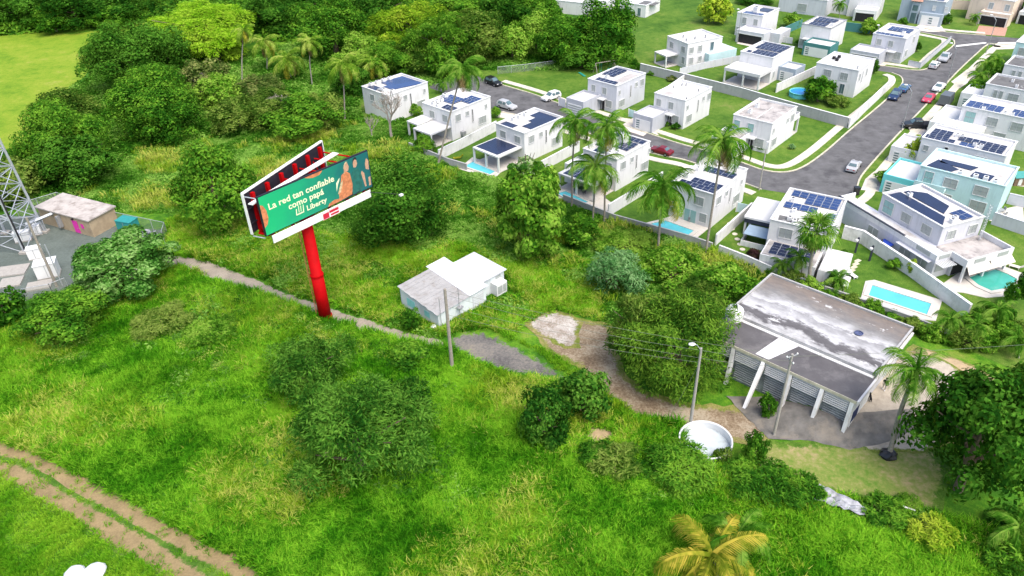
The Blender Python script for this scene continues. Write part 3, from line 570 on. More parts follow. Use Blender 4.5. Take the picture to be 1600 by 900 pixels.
def xU(r, z):
    array(r, [(.4, .5), (2.9, 2.4), (3.0, 11.0), (.4, 11.0)], z); array(r, [(3.5, 3.2), (6.0, 4.6), (6.3, 9.0), (4.4, 10.8), (3.5, 10.8)], z); solar(r, 4.4, .7, 1, 2, z, 1.2, 2.0, 'solar_blue')
    for a, b in ((3.6, 1.4), (3.2, 9.4), (2.6, .9)): ac_unit(r, a, b, z, .7)
    mb = MB(); mb.prism([(-3.3, -2.9), (-3.3, 16.5), (-.02, 16.5), (-.02, -.02), (7.9, -.02), (7.9, -3.4), (-.4, -3.4), (-.4, -2.9)][::-1], 0, 2.9); lw = mb.build('lower_storey', 'light_grey_paint', r)
    f = MB()
    for a, b, c, d in ((-3.3, -2.9, -3.1, 16.5), (-3.1, -2.9, -.6, -2.7), (-.6, -5.3, -.4, -2.7), (-.6, -5.5, 7.9, -5.3), (7.7, -5.3, 7.9, -.05), (-3.1, 16.3, -.05, 16.5)): f.box(a, b, 2.9, c, d, 3.75)
    f.build('terrace_parapet', 'white_paint', lw); MB().box(-.6, -5.5, 2.62, 7.9, -3.41, 2.895).build('balcony_slab', 'white_paint', lw); MB().box(-3.1, -2.68, 2.9, -.62, 16.28, 2.93).build('terrace_floor', 'roof_white', lw); MB().box(-.38, -5.28, 2.9, 7.68, -.06, 2.935).build('terrace_floor', 'roof_old', lw)
    for px_ in (-.4, 3.6, 7.6): MB().box(px_-.15, -5.4, .05, px_+.15, -5.1, 2.62).build('post', 'white_paint', lw)
    MB().box(-3.38, 3.0, 3.76, -3.06, 16.5, 3.86).build('parapet_cap', 'dark_trim', lw)
    for y0, y1 in ((-1.8, .6),): MB().box(-3.36, y0, 3.0, -3.305, y1, 3.6).build('glass_rail', 'louvre', lw)
    for x0 in (-2.8, .8, 5.0): MB().box(x0, (-2.96 if x0 < -1.3 else -5.56), 3.0, x0+1.9, (-2.905 if x0 < -1.3 else -5.505), 3.6).build('glass_rail', 'louvre', lw)
    for y0 in (-1.8, 1.2, 7.5):
        w1 = MB().box(-3.38, y0, 1.0, -3.31, y0+1.9, 2.3).build('window', 'louvre', lw); MB().box(-3.42, y0-.08, 2.3, -3.31, y0+1.98, 2.38).box(-3.42, y0+.9, 1.0, -3.385, y0+1.0, 2.3).build('window_frame', 'frame', w1)
    MB().box(-4.0, -2.4, 2.5, -3.32, 3.6, 2.62).build('window_hood', 'light_grey_paint', lw)
    MB().prism([(-3.36, 4.2), (-5.0, 3.8), (-5.0, 6.0), (-3.36, 6.0)], 1.6, 1.7).build('blue_sunshade', 'blue_cloth', lw)
    for x0, x1 in ((-.3, 3.6), (3.9, 7.8)):
        a = MB(); a.quad((x0, -5.52, 2.7), (x1, -5.52, 2.7), (x1+.2, -6.3, 1.9), (x0-.2, -6.3, 1.9)); a.quad((x0-.2, -6.3, 1.82), (x1+.2, -6.3, 1.82), (x1, -5.52, 2.62), (x0, -5.52, 2.62)); a.build('awning', 'awning', lw)
    MB().box(-.2, -3.46, .1, 7.6, -3.405, 2.4).build('patio_opening', 'dark_gap', lw)
    s = MB()
    for k in range(8): s.box(-3.2+k*.32, -4.3, 2.45, -3.02+k*.32, -2.92, 2.55)
    s.build('pergola_slats', 'frame', lw); MB().box(-2.9, -2.96, 1.0, -1.2, -2.905, 2.1).build('window', 'louvre', lw)
    t = MB(); 
    for a, b in ((0, 0), (.35, 0), (.18, .32)): t.tube([(6.4+a, -1.2+b, 2.94), (6.4+a, -1.2+b, 8.6)], .035, 5)
    for k in range(12): t.tube([(6.4, -1.2, 3.1+k*.45), (6.75, -1.2, 3.3+k*.45)], .025, 4); t.tube([(6.75, -1.2, 3.3+k*.45), (6.58, -.88, 3.5+k*.45)], .025, 4)
    t.build('antenna_mast', 'galvanised', r)
house('house', 'large pale grey house with dark solar roof and awnings beside the green pool', gp(1474, 356), 20, 7.6, 11.4, 5.9, wall='light_grey_paint', trim='frame', winL=((1.6, 3.6, 1.7, 1.4), (5.4, 3.6, 1.7, 1.4), (8.8, 3.3, 1.9, 2.0, 'louvre_teal')), winR=((1.2, 3.6, 1.5, 1.4), (5.2, 3.6, 1.5, 1.4)), extra=xU)
# --- row right of the street
def xT(r, z):
    array(r, [(.9, 8.0), (2.6, 7.2), (4.6, 10.8), (1.2, 11.6)], z); array(r, [(3.4, 5.6), (5.2, 5.0), (5.2, 10.4), (3.6, 10.4)], z); array(r, [(1.2, 2.4), (3.4, 2.2), (3.4, 5.0), (1.2, 5.2)], z)
    for a, b in ((.8, 6.6), (.8, 4.4), (.7, 1.6), (1.0, 3.0)): ac_unit(r, a, b, z)
    g = garage_block(r, -.6, 12.22, 7.5, 17.2, 3.3, 'bright_cyan', 'plain', 'roof_clean')
    MB().box(-1.6, 7.6, 2.9, -.02, 12.2, 3.15).box(-1.6, 7.6, 3.15, -1.45, 12.2, 4.0).build('balcony', 'cyan_paint', r)
house('house', 'pale cyan house with roof air conditioners and bright cyan garage', gp(1571, 292), 48, 8.5, 12.2, wall='cyan_paint', trim='cyan_paint', winL=((2.0, 3.5, 1.9, 1.5), (6.4, 3.5, 1.9, 1.5), (10.0, 3.2, 1.3, 2.1, 'louvre_teal'), (1.6, .8, 2.2, 1.7), (6.6, .8, 1.2, 1.5, 'louvre', 1)), winR=(), extra=xT)
def xW(r, z):
    solar(r, .5, 8.2, 1, 5, z); solar(r, 2.3, 9.4, 2, 3, z); solar(r, 3.0, .8, 1, 7, z); solar(r, .6, .8, 2, 3, z); solar(r, .6, 5.0, 1, 2, z, 1.2, 1.7, 'solar_blue')
    for a, b in ((4.6, 7.8), (4.6, 8.6), (1.9, 5.2), (1.9, 4.2)): ac_unit(r, a, b, z, .7)
    garage_block(r, .4, 13.02, 7.4, 17.6, 3.1, 'white_paint', 'plain')
house('house', 'white house with many small solar panels beside the black pickup', gp(1572, 245), 48, 7.6, 13.0, winL=((2.6, 3.5, 1.8, 1.4), (6.4, 3.6, 1.1, 1.0, 'louvre', 1), (8.6, 1.2, .5, 4.0, 'dark_gap', 1), (11.6, 3.8, .8, .9, 'louvre', 1), (3.0, .9, 1.8, 1.4)), extra=xW)
def xX1(r, z):
    solar(r, .5, 6.8, 2, 5, z, 1.2, 1.8, 'solar_blue'); solar(r, .5, .5, 2, 4, z, 1.2, 1.8, 'solar_blue')
    for b in (9.6, 6.0, 4.8): ac_unit(r, -.05+.6, b, z+.1, .7)
    garage_block(r, -.8, 13.02, 7.0, 17.2, 3.2, 'white_paint', 'plain', 'roof_clean'); MB().box(-3.6, 8.0, 0, -.02, 17.0, 3.1).build('side_wing', 'white_paint', r)
C1 = G(1504, 166, 5.9); d1 = Vector((math.cos(R(-43)), math.sin(R(-43))))
def right_row(px, py, L): q = G(px, py, 5.9); return (q.x+d1.x*L, q.y+d1.y*L)
house('house', 'white house with large blue solar tables next to the covered trailer', right_row(1504, 166, 13), 47, 7.6, 13.0, winL=((2.4, 3.4, 1.9, 1.5), (6.6, 3.4, 1.8, 1.5), (10.4, 3.0, 1.7, 2.2, 'louvre_teal'), (4.6, .9, 1.9, 1.5)), extra=xX1)
def xX2(r, z):
    for a, b in ((2, 8), (3.2, 5.4), (4.2, 3), (5, 9.4)): ac_unit(r, a, b, z, .6)
    garage_block(r, 0.4, 13.02, 7.2, 17, 3.2, 'white_paint', 'plain', 'roof_clean')
house('house', 'white house with dark stained roof behind the street palms', right_row(1541, 131, 13), 47, 7.6, 13.0, roof='roof_dark', winL=((6.8, 3.4, 1.8, 1.5), (9.6, 3.2, .6, 1.8, 'louvre', 1), (10.6, 3.2, .6, 1.8, 'louvre', 1), (2.4, 3.4, 1.8, 1.5)), extra=xX2)
house('house', 'white house with dark roof and tall twin windows farther up the street', right_row(1570, 101, 13), 47, 7.6, 13.0, roof='roof_dark', winL=((9.4, 2.0, .6, 3.0, 'louvre', 1), (10.6, 2.0, .6, 3.0, 'louvre', 1)))
house('house', 'pale blue house at the junction corner', right_row(1588, 66, 13), 47, 7.6, 13.0, wall='cyan_paint', winL=((10.4, 3.2, 1.6, 1.6), (6.4, 3.2, 1.6, 1.6)))
# --- houses along the far street and behind (front wall given by two ground points)
def front(a, b):
    p, q = G(*a), G(*b); d = q-p; return (p.x, p.y), math.degrees(math.atan2(d.y, d.x)), d.length
def xBlue(r, z):
    L = r['L']; MB().box(.5*L, -1.2, 0, L+.3, -.02, 3.2).build('garage', 'blue_grey_paint', r); d = MB().box(.56*L, -1.28, .05, .97*L, -1.205, 2.6).build('garage_door', 'white_plastic', r)
    for k in range(3): MB().box(.74*L, -1.32, .6+k*.6, .82*L, -1.285, .9+k*.6).build('door_glass', 'glass', d)
    MB().box(.28*L, -.9, 0, .46*L, -.02, 5.6).build('porch', 'blue_grey_paint', r); MB().box(.31*L, -.96, .1, .43*L, -.905, 2.8).box(.31*L, -.96, 3.4, .43*L, -.905, 4.8).build('door', 'glass', r)
    p = MB(); p.v += [(.24*L, -1.4, 5.9), (.50*L, -1.4, 5.9), (.50*L, 1.4, 5.9), (.24*L, 1.4, 5.9), (.37*L, 0, 7.3)]; p.f += [(0, 1, 4), (1, 2, 4), (2, 3, 4), (3, 0, 4), (3, 2, 1, 0)]; p.build('porch_roof', 'terracotta', r)
    solar(r, .5, .6, 4, 4, z, 1.05, 1.7, 'solar_blue'); solar(r, L-6, .6, 3, 3, z, 1.05, 1.7, 'solar_blue')
F, a, L = front((1401, 32), (1468, 41))
def mk(name, label, a, b, ly, h, wall, fn=None, **k):
    F, an, L = front(a, b); r = house(name, label, F, an, L, ly, h, wall, **k); r['L'] = L
    if fn: fn(r, h-.26)
    del r['L']; return r
mk('house', 'blue-grey house with small red porch roof across the junction', (1401, 32), (1468, 41), 10, 6.2, 'blue_grey_paint', xBlue, winR=((8.2, 3.8, .7, 1.2, 'frame', 1), (11.2, 3.8, .7, 1.2, 'frame', 1)))
def xPink(r, z):
    L = r['L']; garage_block(r, .38*L, -3.4, L+.6, -.02, 3.3, 'cream_paint', 'open', 'roof_clean', 'R'); MB().box(.26*L, -.10, .05, .36*L, -.02, 2.3).build('door', 'frame', r)
    for k in range(4): ac_unit(r, 2+k*2.4, 3+(k % 2)*2, z, 1.0)
mk('house', 'cream house with arched carport and terracotta driveway', (1508, 29), (1574, 39), 10, 6.0, 'cream_paint', xPink, roof='roof_old', winR=((4.8, 3.4, 1.1, 1.6), (8.8, 3.4, 1.1, 1.6)))
def xWh(r, z): L = r['L']; garage_block(r, .3*L, -4.4, L, -.02, 3.2, 'white_paint', 'open', 'roof_white', 'R')
mk('house', 'white house with deep dark carport left of the blue-grey house', (1322, 25), (1370, 30), 9, 5.6, 'white_paint', xWh)
mk('house', 'white house partly hidden at the end of the far street', (1592, 33), (1650, 42), 10, 6, 'white_paint', lambda r, z: garage_block(r, .0, -3, 7, -.02, 3.2, 'white_paint', 'open', 'roof_clean', 'R'))
mk('house', 'tall white house glimpsed between the palms near the dark roofed building', (1296, 20), (1330, 25), 8, 6, 'white_paint')
mk('warehouse', 'grey single-storey building with dark roof behind the teal garden wall', (1215, 17), (1288, 27), 12, 4.4, 'light_grey_paint', roof='roof_dark', winR=((5.6, .8, 2.6, 2.0),))
mk('house', 'white flat-roofed house half hidden by the big tree', (868, 20), (940, 28), 10, 3.6, 'white_paint', roof='roof_clean')
mk('house', 'white single-storey house with dark roof patch behind the big tree', (968, 22), (1008, 28), 9, 3.4, 'white_paint', roof='roof_clean', winR=((1.5, .8, 1.6, 1.6, 'glass'), (6, .3, 1.0, 2.2, 'glass')), fn=lambda r, z: MB().box(5, 2, z, 10, 6, z+.06).build('roof_patch', 'roof_dark', r))

# ------------------------------------------------------------------ garden walls and fences
def wall(name, label, pts, h, m, t=.2, cat='wall', cap=None):
    P = [Vector(p) for p in GP(pts)]; c = P[0]; root = thing(name, label, cat, (c.x, c.y, 0.02))
    for i in range(len(P)-1):
        a, b = P[i]-c, P[i+1]-c; d = (b-a).normalized(); n_ = Vector((-d.y, d.x))*t/2; e = d*(t/2 if i else 0)
        MB().prism([tuple(a-n_-e), tuple(b-n_), tuple(b+n_), tuple(a+n_-e)], 0, h+.003*i).build('wall_section', m, root)
        n2 = n_*1.35; MB().prism([tuple(a-n2-e), tuple(b-n2), tuple(b+n2), tuple(a+n2-e)], h+.004+.003*i, h+.07+.003*i).build('coping', cap or m, root)
    return root
wall('garden_wall', 'white garden wall between the bare-tree house and the solar patio house', [(686, 250), (730, 228), (776, 204)], 2.0, 'wall_white')
wall('garden_wall', 'white garden wall between the solar patio house and the water tank house', [(846, 268), (905, 236)], 2.0, 'wall_white')
wall('garden_wall', 'white garden wall left of the palm shaded pool terrace', [(950, 338), (1034, 286)], 2.1, 'wall_white')
wall('garden_wall', 'white garden wall between the pool terrace and the stepping stone lawn', [(1117, 384), (1172, 334), (1188, 338)], 1.9, 'wall_white')
wall('garden_wall', 'low grey wall along the overgrown meadow behind the pools', [(880, 315), (960, 347), (1080, 381), (1112, 392)], 1.3, 'wall_grey')
wall('garden_wall', 'pale wall behind the stepping stone lawn above the bushes', [(1122, 397), (1165, 414), (1210, 434)], 1.5, 'wall_white')
wall('garden_wall', 'grey rear wall along the meadow near the bare tree', [(640, 232), (700, 257), (730, 266)], 1.2, 'wall_grey')
wall('garden_wall', 'long grey wall behind the houses across the street', [(1000, 113), (1066, 129), (1160, 153), (1240, 177), (1323, 200)], 2.1, 'wall_grey', .25, cap='wall_white')
wall('garden_wall', 'white wall along the main street beside the shrub garden', [(1325, 201), (1352, 174), (1393, 135)], 2.1, 'wall_white')
wall('garden_wall', 'white wall between the two grey-roofed houses and the long grey wall', [(1036, 153), (1068, 130)], 1.9, 'wall_white')
wall('garden_wall', 'white wall beside the blue-grey wing and shrub garden', [(1212, 145), (1274, 116)], 1.9, 'wall_white')
wall('garden_wall', 'grey-white corner wall beside the parked silver pickup', [(1418, 103), (1437, 107), (1484, 65)], 1.3, 'light_grey_paint', cap='metal_grey')
wall('garden_wall', 'dark teal wall beside the tan driveway', [(1213, 60), (1252, 42)], 2.0, 'teal_paint')
wall('garden_wall', 'dark teal wall below the deep carport house', [(1318, 48), (1360, 53)], 2.2, 'teal_paint')
wall('garden_wall', 'broad white wall between the blue pool lawn and the large grey house', [(1315, 372), (1345, 380), (1370, 397), (1422, 432), (1510, 497)], 2.1, 'wall_white', .3)
wall('garden_wall', 'pale grey wall right of the large grey house', [(1548, 350), (1620, 374), (1680, 394)], 2.0, 'light_grey_paint')
wall('garden_wall', 'pale blue wall beyond the cyan house terrace', [(1572, 318), (1650, 336)], 1.8, 'light_grey_paint')
wall('garden_wall', 'beige perimeter wall behind the far street', [(1480, 14), (1600, 20), (1700, 26)], 2.4, 'cream_paint')
wall('garden_wall', 'white side wall between the blue-grey and cream houses', [(1483, 37), (1476, 12)], 1.6, 'wall_white')
wall('garden_wall', 'weathered wall along the hedge behind the warehouse pool', [(1205, 432), (1300, 466), (1420, 508), (1482, 533)], 1.4, 'wall_grey')
def panel_fence(label, pts, h, m, post='frame', step=3.0, name='panel_fence'):
    P = [Vector(p) for p in GP(pts)]; c = P[0]; root = thing(name, label, 'fence', (c.x, c.y, .02))
    for i in range(len(P)-1):
        a, b = P[i]-c, P[i+1]-c; L = (b-a).length; d = (b-a)/L; n_ = Vector((-d.y, d.x)); k = max(1, round(L/step))
        for j in range(k):
            p, q = a+d*(L*j/k+.1), a+d*(L*(j+1)/k-.1)
            MB().prism([tuple(p-n_*.05), tuple(q-n_*.05), tuple(q+n_*.05), tuple(p+n_*.05)], .05, h).build('fence_panel', m, root)
            s = a+d*(L*j/k); MB().box(s.x-.1, s.y-.1, 0, s.x+.1, s.y+.1, h+.08).build('post', post, root)
panel_fence('white post and pale panel fence below the cyan winged house', [(1062, 118), (1100, 108), (1157, 97)], 1.7, 'light_grey_paint')
panel_fence('white slatted gate panels between the grey house and the closed garage house', [(982, 182), (1000, 188)], 1.6, 'cyan_paint', step=2)
panel_fence('white louvred side gate beside the parked white hatchback', [(873, 165), (884, 169)], 1.9, 'white_paint', step=2)
panel_fence('white slatted fence beside the pool terrace house and the street lamp', [(1150, 331), (1172, 336)], 1.7, 'cyan_paint', step=2)
panel_fence('pale double gate in front of the teal garage', [(1218, 66), (1238, 69)], 1.6, 'frame', step=2)
def mesh_material():
    m, n, o = nodes('chain_link'); p = n.nodes.new('ShaderNodeBsdfPrincipled'); p.inputs['Base Color'].default_value = (.3, .32, .3, 1)
    t = n.nodes.new('ShaderNodeBsdfTransparent'); x = n.nodes.new('ShaderNodeMixShader'); x.inputs[0].default_value = .28
    n.links.new(t.outputs[0], x.inputs[1]); n.links.new(p.outputs[0], x.inputs[2]); n.links.new(x.outputs[0], o.inputs[0]); MATS['chain_link'] = m
mesh_material()
def chain_fence(label, pts, h, step=3.0):
    P = [Vector(p) for p in GP(pts)]; c = P[0]; root = thing('chain_link_fence', label, 'fence', (c.x, c.y, 0))
    for i in range(len(P)-1):
        a, b = P[i]-c, P[i+1]-c; L = (b-a).length; d = (b-a)/L; k = max(1, round(L/step))
        MB().quad((a.x, a.y, .02), (b.x, b.y, .02), (b.x, b.y, h), (a.x, a.y, h)).build('wire_mesh', 'chain_link', root)
        MB().tube([(a.x, a.y, h), (b.x, b.y, h)], .04, 6).build('top_rail', 'galvanised', root)
        for j in range(k+1): s = a+d*(L*j/k); MB().tube([(s.x, s.y, 0), (s.x, s.y, h+.05)], .05, 6).build('post', 'galvanised', root)
chain_fence('chain link fence behind the equipment shelter', [(30, 338), (95, 318), (178, 348), (262, 366), (258, 380)], 2.2)
chain_fence('chain link fence at the edge of the playground lawn', [(778, 116), (820, 112), (868, 106)], 1.8)
chain_fence('chain link fence round the tower yard near the wooden poles', [(40, 470), (84, 462), (108, 452)], 2.0)

# ------------------------------------------------------------------ pools, decks, driveways
def pave(name, pts, m, z=.05, label=None): return sheet(name, GP(pts), m, z, 60)
def pool(label, pts, deck, m='water', z=.12):
    P = [Vector(p) for p in GP(pts, z)]; c = sum(P, Vector((0, 0)))/len(P); root = thing('swimming_pool', label, 'pool', (c.x, c.y, 0))
    Q = [p-c for p in P]; O = [q+q.normalized()*.7 for q in Q]; n = len(Q); mb = MB()
    for i in range(n): j = (i+1) % n; mb.prism([tuple(Q[i]), tuple(Q[j]), tuple(O[j]), tuple(O[i])], 0, .22)
    mb.build('coping', 'coping', root); MB().prism([tuple(q) for q in Q], .03, .13).build('water', m, root)
    if deck: D = [Vector(p)-c for p in GP(deck)]; MB().prism([tuple(d) for d in D], .01, .10).build('deck', 'coping', root)
pool('blue rectangular pool beside the solar patio roof', [(726, 260), (742, 251), (781, 264), (766, 273)], None)
pool('turquoise pool on the pale deck behind the coconut palm', [(1016, 350), (1040, 345), (1084, 361), (1071, 371)], [(1003, 353), (1080, 379), (1114, 352), (1052, 337)])
pool('narrow blue pool half hidden behind the white-tipped tree', [(870, 302), (884, 299), (919, 316), (903, 321)], None)
pool('small blue pool under the round bush by the bare tree', [(630, 221), (650, 208), (660, 213), (640, 228)], None)
pool('long blue pool behind the warehouse hedge', [(1363, 446), (1455, 475), (1448, 492), (1357, 462)], [(1352, 440), (1366, 438), (1472, 470), (1462, 502), (1440, 500), (1345, 466)])
pool('green kidney shaped pool below the awnings', [(1514, 434), (1532, 427), (1556, 421), (1575, 429), (1590, 437), (1577, 450), (1549, 455), (1529, 446)], [(1470, 446), (1500, 425), (1555, 412), (1604, 430), (1612, 445), (1590, 462), (1540, 466), (1505, 458), (1482, 456)], 'water_green')
def round_pool(label, p, r, h, wallm, waterm):
    c = G(*p); root = thing('round_pool', label, 'pool', (c.x, c.y, .03))
    MB().lathe([(r, 0), (r+.02, h*.5), (r, h), (r+.08, h+.02), (r+.08, h+.08), (r-.10, h+.08), (r-.10, h), (r-.06, .06)], n=48).build('pool_wall', wallm, root, True)
    MB().lathe([(0, .06), (r-.05, .06)], n=48).build('pool_floor', 'pool_liner', root)
    for k in range(10):
        a = k*.628; MB().box(-.06, -.04, 0, .06, .04, h+.05).build('upright', wallm, root); o = root.children[-1]; o.location = (math.cos(a)*(r+.08), math.sin(a)*(r+.08), 0); o.rotation_euler = (0, 0, a+1.57)
    return root, c
mat('pool_liner', (.50, .56, .58), .5, .10, 1.2, stain=(.6, .72), stain_col=(.40, .45, .45), stain_scale=1.0)
rp, rpc = round_pool('empty white round above-ground pool with torn side', (1101, 697), 2.75, .95, 'white_plastic', None)
mb = MB()
for k in range(13): a = R(150+k*6); mb.box(math.cos(a)*2.55-.10, math.sin(a)*2.55-.08, .32+.22*((k*7) % 3), math.cos(a)*2.55+.08, math.sin(a)*2.55+.09, .55+.22*((k*7) % 3))
mb.build('torn_liner', 'dark_gap', rp)
r2, c2 = round_pool('small round bright blue pool in the shrub garden', (1249, 150), 2.2, 1.0, 'bright_cyan', None)
mat('blue_water', (.02, .22, .55), .1, .15, 2); MB().lathe([(0, .8), (2.1, .8)], n=36).build('water', 'blue_water', r2)
pave('driveway', [(985, 196), (1002, 203), (1030, 212), (1015, 196), (1000, 188), (970, 184)], 'driveway')
pave('driveway', [(965, 200), (1005, 213), (1028, 196), (990, 184)], 'driveway', .055)
pave('driveway', [(880, 172), (905, 180), (925, 170), (900, 164)], 'driveway'); pave('driveway', [(770, 180), (812, 190), (822, 184), (786, 174)], 'driveway')
pave('driveway', [(1098, 234), (1125, 242), (1150, 225), (1120, 215)], 'driveway'); pave('driveway', [(1253, 76), (1300, 90), (1318, 84), (1275, 72)], 'driveway')
pave('driveway', [(1150, 68), (1178, 74), (1196, 62), (1170, 56)], 'driveway'); pave('driveway', [(1350, 98), (1380, 104), (1390, 98), (1366, 92)], 'driveway')
pave('driveway', [(1425, 46), (1450, 50), (1478, 50), (1470, 40), (1440, 36)], 'driveway'); pave('driveway', [(1524, 53), (1570, 57), (1574, 44), (1530, 40)], 'terracotta')
pave('driveway', [(1345, 297), (1378, 300), (1395, 280), (1366, 268), (1352, 280)], 'driveway'); pave('driveway', [(1424, 212), (1450, 216), (1470, 200), (1440, 190), (1420, 200)], 'driveway')
pave('driveway', [(1486, 128), (1500, 138), (1526, 120), (1512, 108)], 'driveway', .058); pave('driveway', [(1545, 78), (1600, 76), (1600, 66), (1560, 66)], 'driveway')
pave('terrace', [(1555, 330), (1598, 320), (1600, 345), (1575, 352), (1545, 345)], 'coping'); pave('terrace', [(1578, 270), (1600, 268), (1600, 292), (1580, 290)], 'coping')
pave('terrace', [(960, 320), (940, 338), (870, 312), (880, 296), (920, 292)], 'coping'); pave('terrace', [(622, 225), (650, 204), (690, 214), (672, 240)], 'coping')
pave('terrace', [(716, 264), (738, 246), (790, 262), (772, 280)], 'coping', .04)
MB().prism(GP([(1494, 71), (1541, 66), (1541, 68), (1494, 73.5)]), .04, .05).build('road_marking', 'road_paint')['kind'] = 'structure'
for k in range(6):
    q = G(1160-k*4, 390-k*8); o = MB().lathe([(.42, 0), (.42, .06), (.36, .08), (0, .08)], n=9).build('stepping_stone', 'sidewalk'); o.location = (q.x, q.y, .02); tag(o, 'round pale stepping stone in the lawn beside the white wall', 'stone', 'stepping stones in the lawn')
for k in range(5):
    q = G(1340-k*3, 408+k*5); o = MB().box(-.5, -.3, 0, .5, .3, .06).build('paving_slab', 'kerb'); o.location = (q.x, q.y, .02); o.rotation_euler[2] = .6; tag(o, 'grey paving slab leading to the long blue pool', 'slab', 'paving slabs in the pool lawn')

# ------------------------------------------------------------------ vehicles
def car(label, px, py, ang, kind, colour, name=None):
    c = G(px, py, .5)
    root = thing(name or dict(suv='parked_suv', sedan='parked_sedan', pickup='parked_pickup', hatch='parked_hatchback')[kind], label, 'car' if kind != 'pickup' else 'pickup', (c.x, c.y, .05), R(ang), None)
    L, W, H = dict(suv=(4.6, 1.85, 1.7), sedan=(4.5, 1.78, 1.42), pickup=(5.4, 1.95, 1.8), hatch=(4.1, 1.75, 1.55))[kind]
    hl = L/2; b = .78 if kind != 'sedan' else .70
    if kind in ('suv', 'hatch'): prof = [(-hl, .32), (-hl, b+.22), (-hl+.25, H-.12), (-hl+.7, H), (hl-2.25, H), (hl-1.35, b+.22), (hl-.15, b+.08), (hl, b-.15), (hl, .32)]
    elif kind == 'sedan': prof = [(-hl, .30), (-hl, b+.15), (-hl+.7, b+.25), (-hl+1.35, H), (hl-2.1, H), (hl-1.25, b+.2), (hl-.15, b+.05), (hl, b-.15), (hl, .3)]
    else: prof = [(-hl, .42), (-hl, b+.30), (-hl+1.9, b+.30), (-hl+2.05, H), (hl-2.0, H), (hl-1.35, b+.32), (hl-.15, b+.22), (hl, b), (hl, .42)]
    def body(prof, w0, w1, hs):
        mb = MB(); n = len(prof); rows = []
        for s in (-1, 1):
            i = len(mb.v); mb.v += [(x, s*(w1 if z > hs else w0), z) for x, z in prof]; rows.append(i)
        mb.f.append(tuple(rows[0]+k for k in range(n))); mb.f.append(tuple(rows[1]+k for k in range(n-1, -1, -1)))
        for k in range(n): k2 = (k+1) % n; mb.f.append((rows[0]+k, rows[0]+k2, rows[1]+k2, rows[1]+k))
        return mb
    bo = body(prof, W/2, W/2-.22, b+.33).build('body', 'car_'+colour, root)
    bv = bo.modifiers.new('bevel', 'BEVEL'); bv.width = .07; bv.segments = 2; bv.limit_method = 'ANGLE'; bv.angle_limit = R(25)
    top = [p for p in prof if p[1] > b+.12]
    # glass: side bands, windscreen, rear window
    zt, zb = H-.12, b+.27
    x0 = (-hl+.38 if kind in ('suv', 'hatch') else -hl+1.15 if kind == 'sedan' else -hl+2.1); x1 = hl-1.55 if kind != 'pickup' else hl-1.5
    for s in (-1, 1):
        yb, yt = s*(W/2-.005), s*(W/2-.20)
        for a, e in (((x0+.05), (x0+x1)/2-.05), ((x0+x1)/2+.05, x1-.1)):
            fr = lambda x, z: (x+(0 if z == zb else (-.38 if e > (x0+x1)/2+.2 and x == e else .18 if x == a and a < 0 and kind != 'pickup' else 0)), s*((W/2-.02) if z == zb else (W/2-.175)), z)
            MB().quad(fr(a, zb), fr(e, zb), fr(e, zt), fr(a, zt)).build('side_window', 'glass', root)
    def across(xa, za, xb, zb_, wa, wb, nm):
        MB().quad((xa, -wa, za), (xa, wa, za), (xb, wb, zb_), (xb, -wb, zb_)).build(nm, 'glass', root)
    f5 = prof[5]; f4 = prof[4]; dx, dz = f5[0]-f4[0], f5[1]-f4[1]
    across(f4[0]+dx*.12+.03, f4[1]+dz*.12+.03, f4[0]+dx*.92+.03, f4[1]+dz*.92+.03, W/2-.32, W/2-.22, 'windscreen')
    r2_, r3_ = (prof[1], prof[2]) if kind != 'sedan' and kind != 'pickup' else (prof[2], prof[3])
    dx, dz = r3_[0]-r2_[0], r3_[1]-r2_[1]
    across(r2_[0]+dx*.15-.03, r2_[1]+dz*.15+.03, r2_[0]+dx*.9-.03, r2_[1]+dz*.9+.03, W/2-.22, W/2-.32, 'rear_window')
    if kind == 'pickup': MB().box(-hl+.12, -W/2+.15, b+.31, -hl+1.75, W/2-.15, b+.325).build('load_bed', 'dark_gap', root)
    for sx in (-1, 1):
        for sy in (-1, 1):
            x, y = sx*(L*.31), sy*(W/2-.02)
            wn = MB().tube([(0, -.12, 0), (0, .12, 0)], .34, 14).build('wheel', 'tyre', root); wn.location = (x, y, .34); MB().tube([(0, -.13, 0), (0, .13, 0)], .20, 10).build('rim', 'rim', wn)
            MB().box((hl-.06 if sx > 0 else -hl-.012), sy*(W/2-.38)-.16, b-.12, (hl+.012 if sx > 0 else -hl+.06), sy*(W/2-.38)+.16, b+.03).build('headlight' if sx > 0 else 'tail_light', 'lamp_white' if sx > 0 else 'lamp_red', root)
    return root
car('black compact suv parked on the upper turning area', 771, 129, -50, 'suv', 'black')
car('silver suv with roof rails parked by the solar patio house', 792, 166, -42, 'suv', 'silver')
car('white hatchback suv parked beside the slatted garage', 861, 152, 218, 'suv', 'white')
car('dark red sedan parked behind the water tank house', 1033, 236, 140, 'sedan', 'dark_red')
car('dark blue suv parked by the white street wall', 1398, 150, 232, 'suv', 'dark_blue')
car('mid blue sedan parked behind the dark blue suv', 1413, 138, 50, 'sedan', 'blue')
car('white hatchback parked behind the silver pickup', 1460, 102, 52, 'hatch', 'white')
car('silver pickup parked by the corner garden wall', 1476, 91, 232, 'pickup', 'silver')
car('white sedan parked on the house side of the main street', 1467, 137, 228, 'sedan', 'white')
car('pinkish red sedan parked ahead of the white sedan', 1451, 154, 230, 'sedan', 'pink_red')
car('black pickup in the driveway of the many-panelled house', 1433, 196, 172, 'pickup', 'black')
car('silver sedan parked at the mouth of the turning circle', 1334, 260, 55, 'sedan', 'silver')
car('bright blue hatchback at the open garage of the corner house', 1336, 91, 226, 'hatch', 'bright_blue')
car('silver hatchback at the open garage of the corner house', 1352, 95, 226, 'hatch', 'silver')
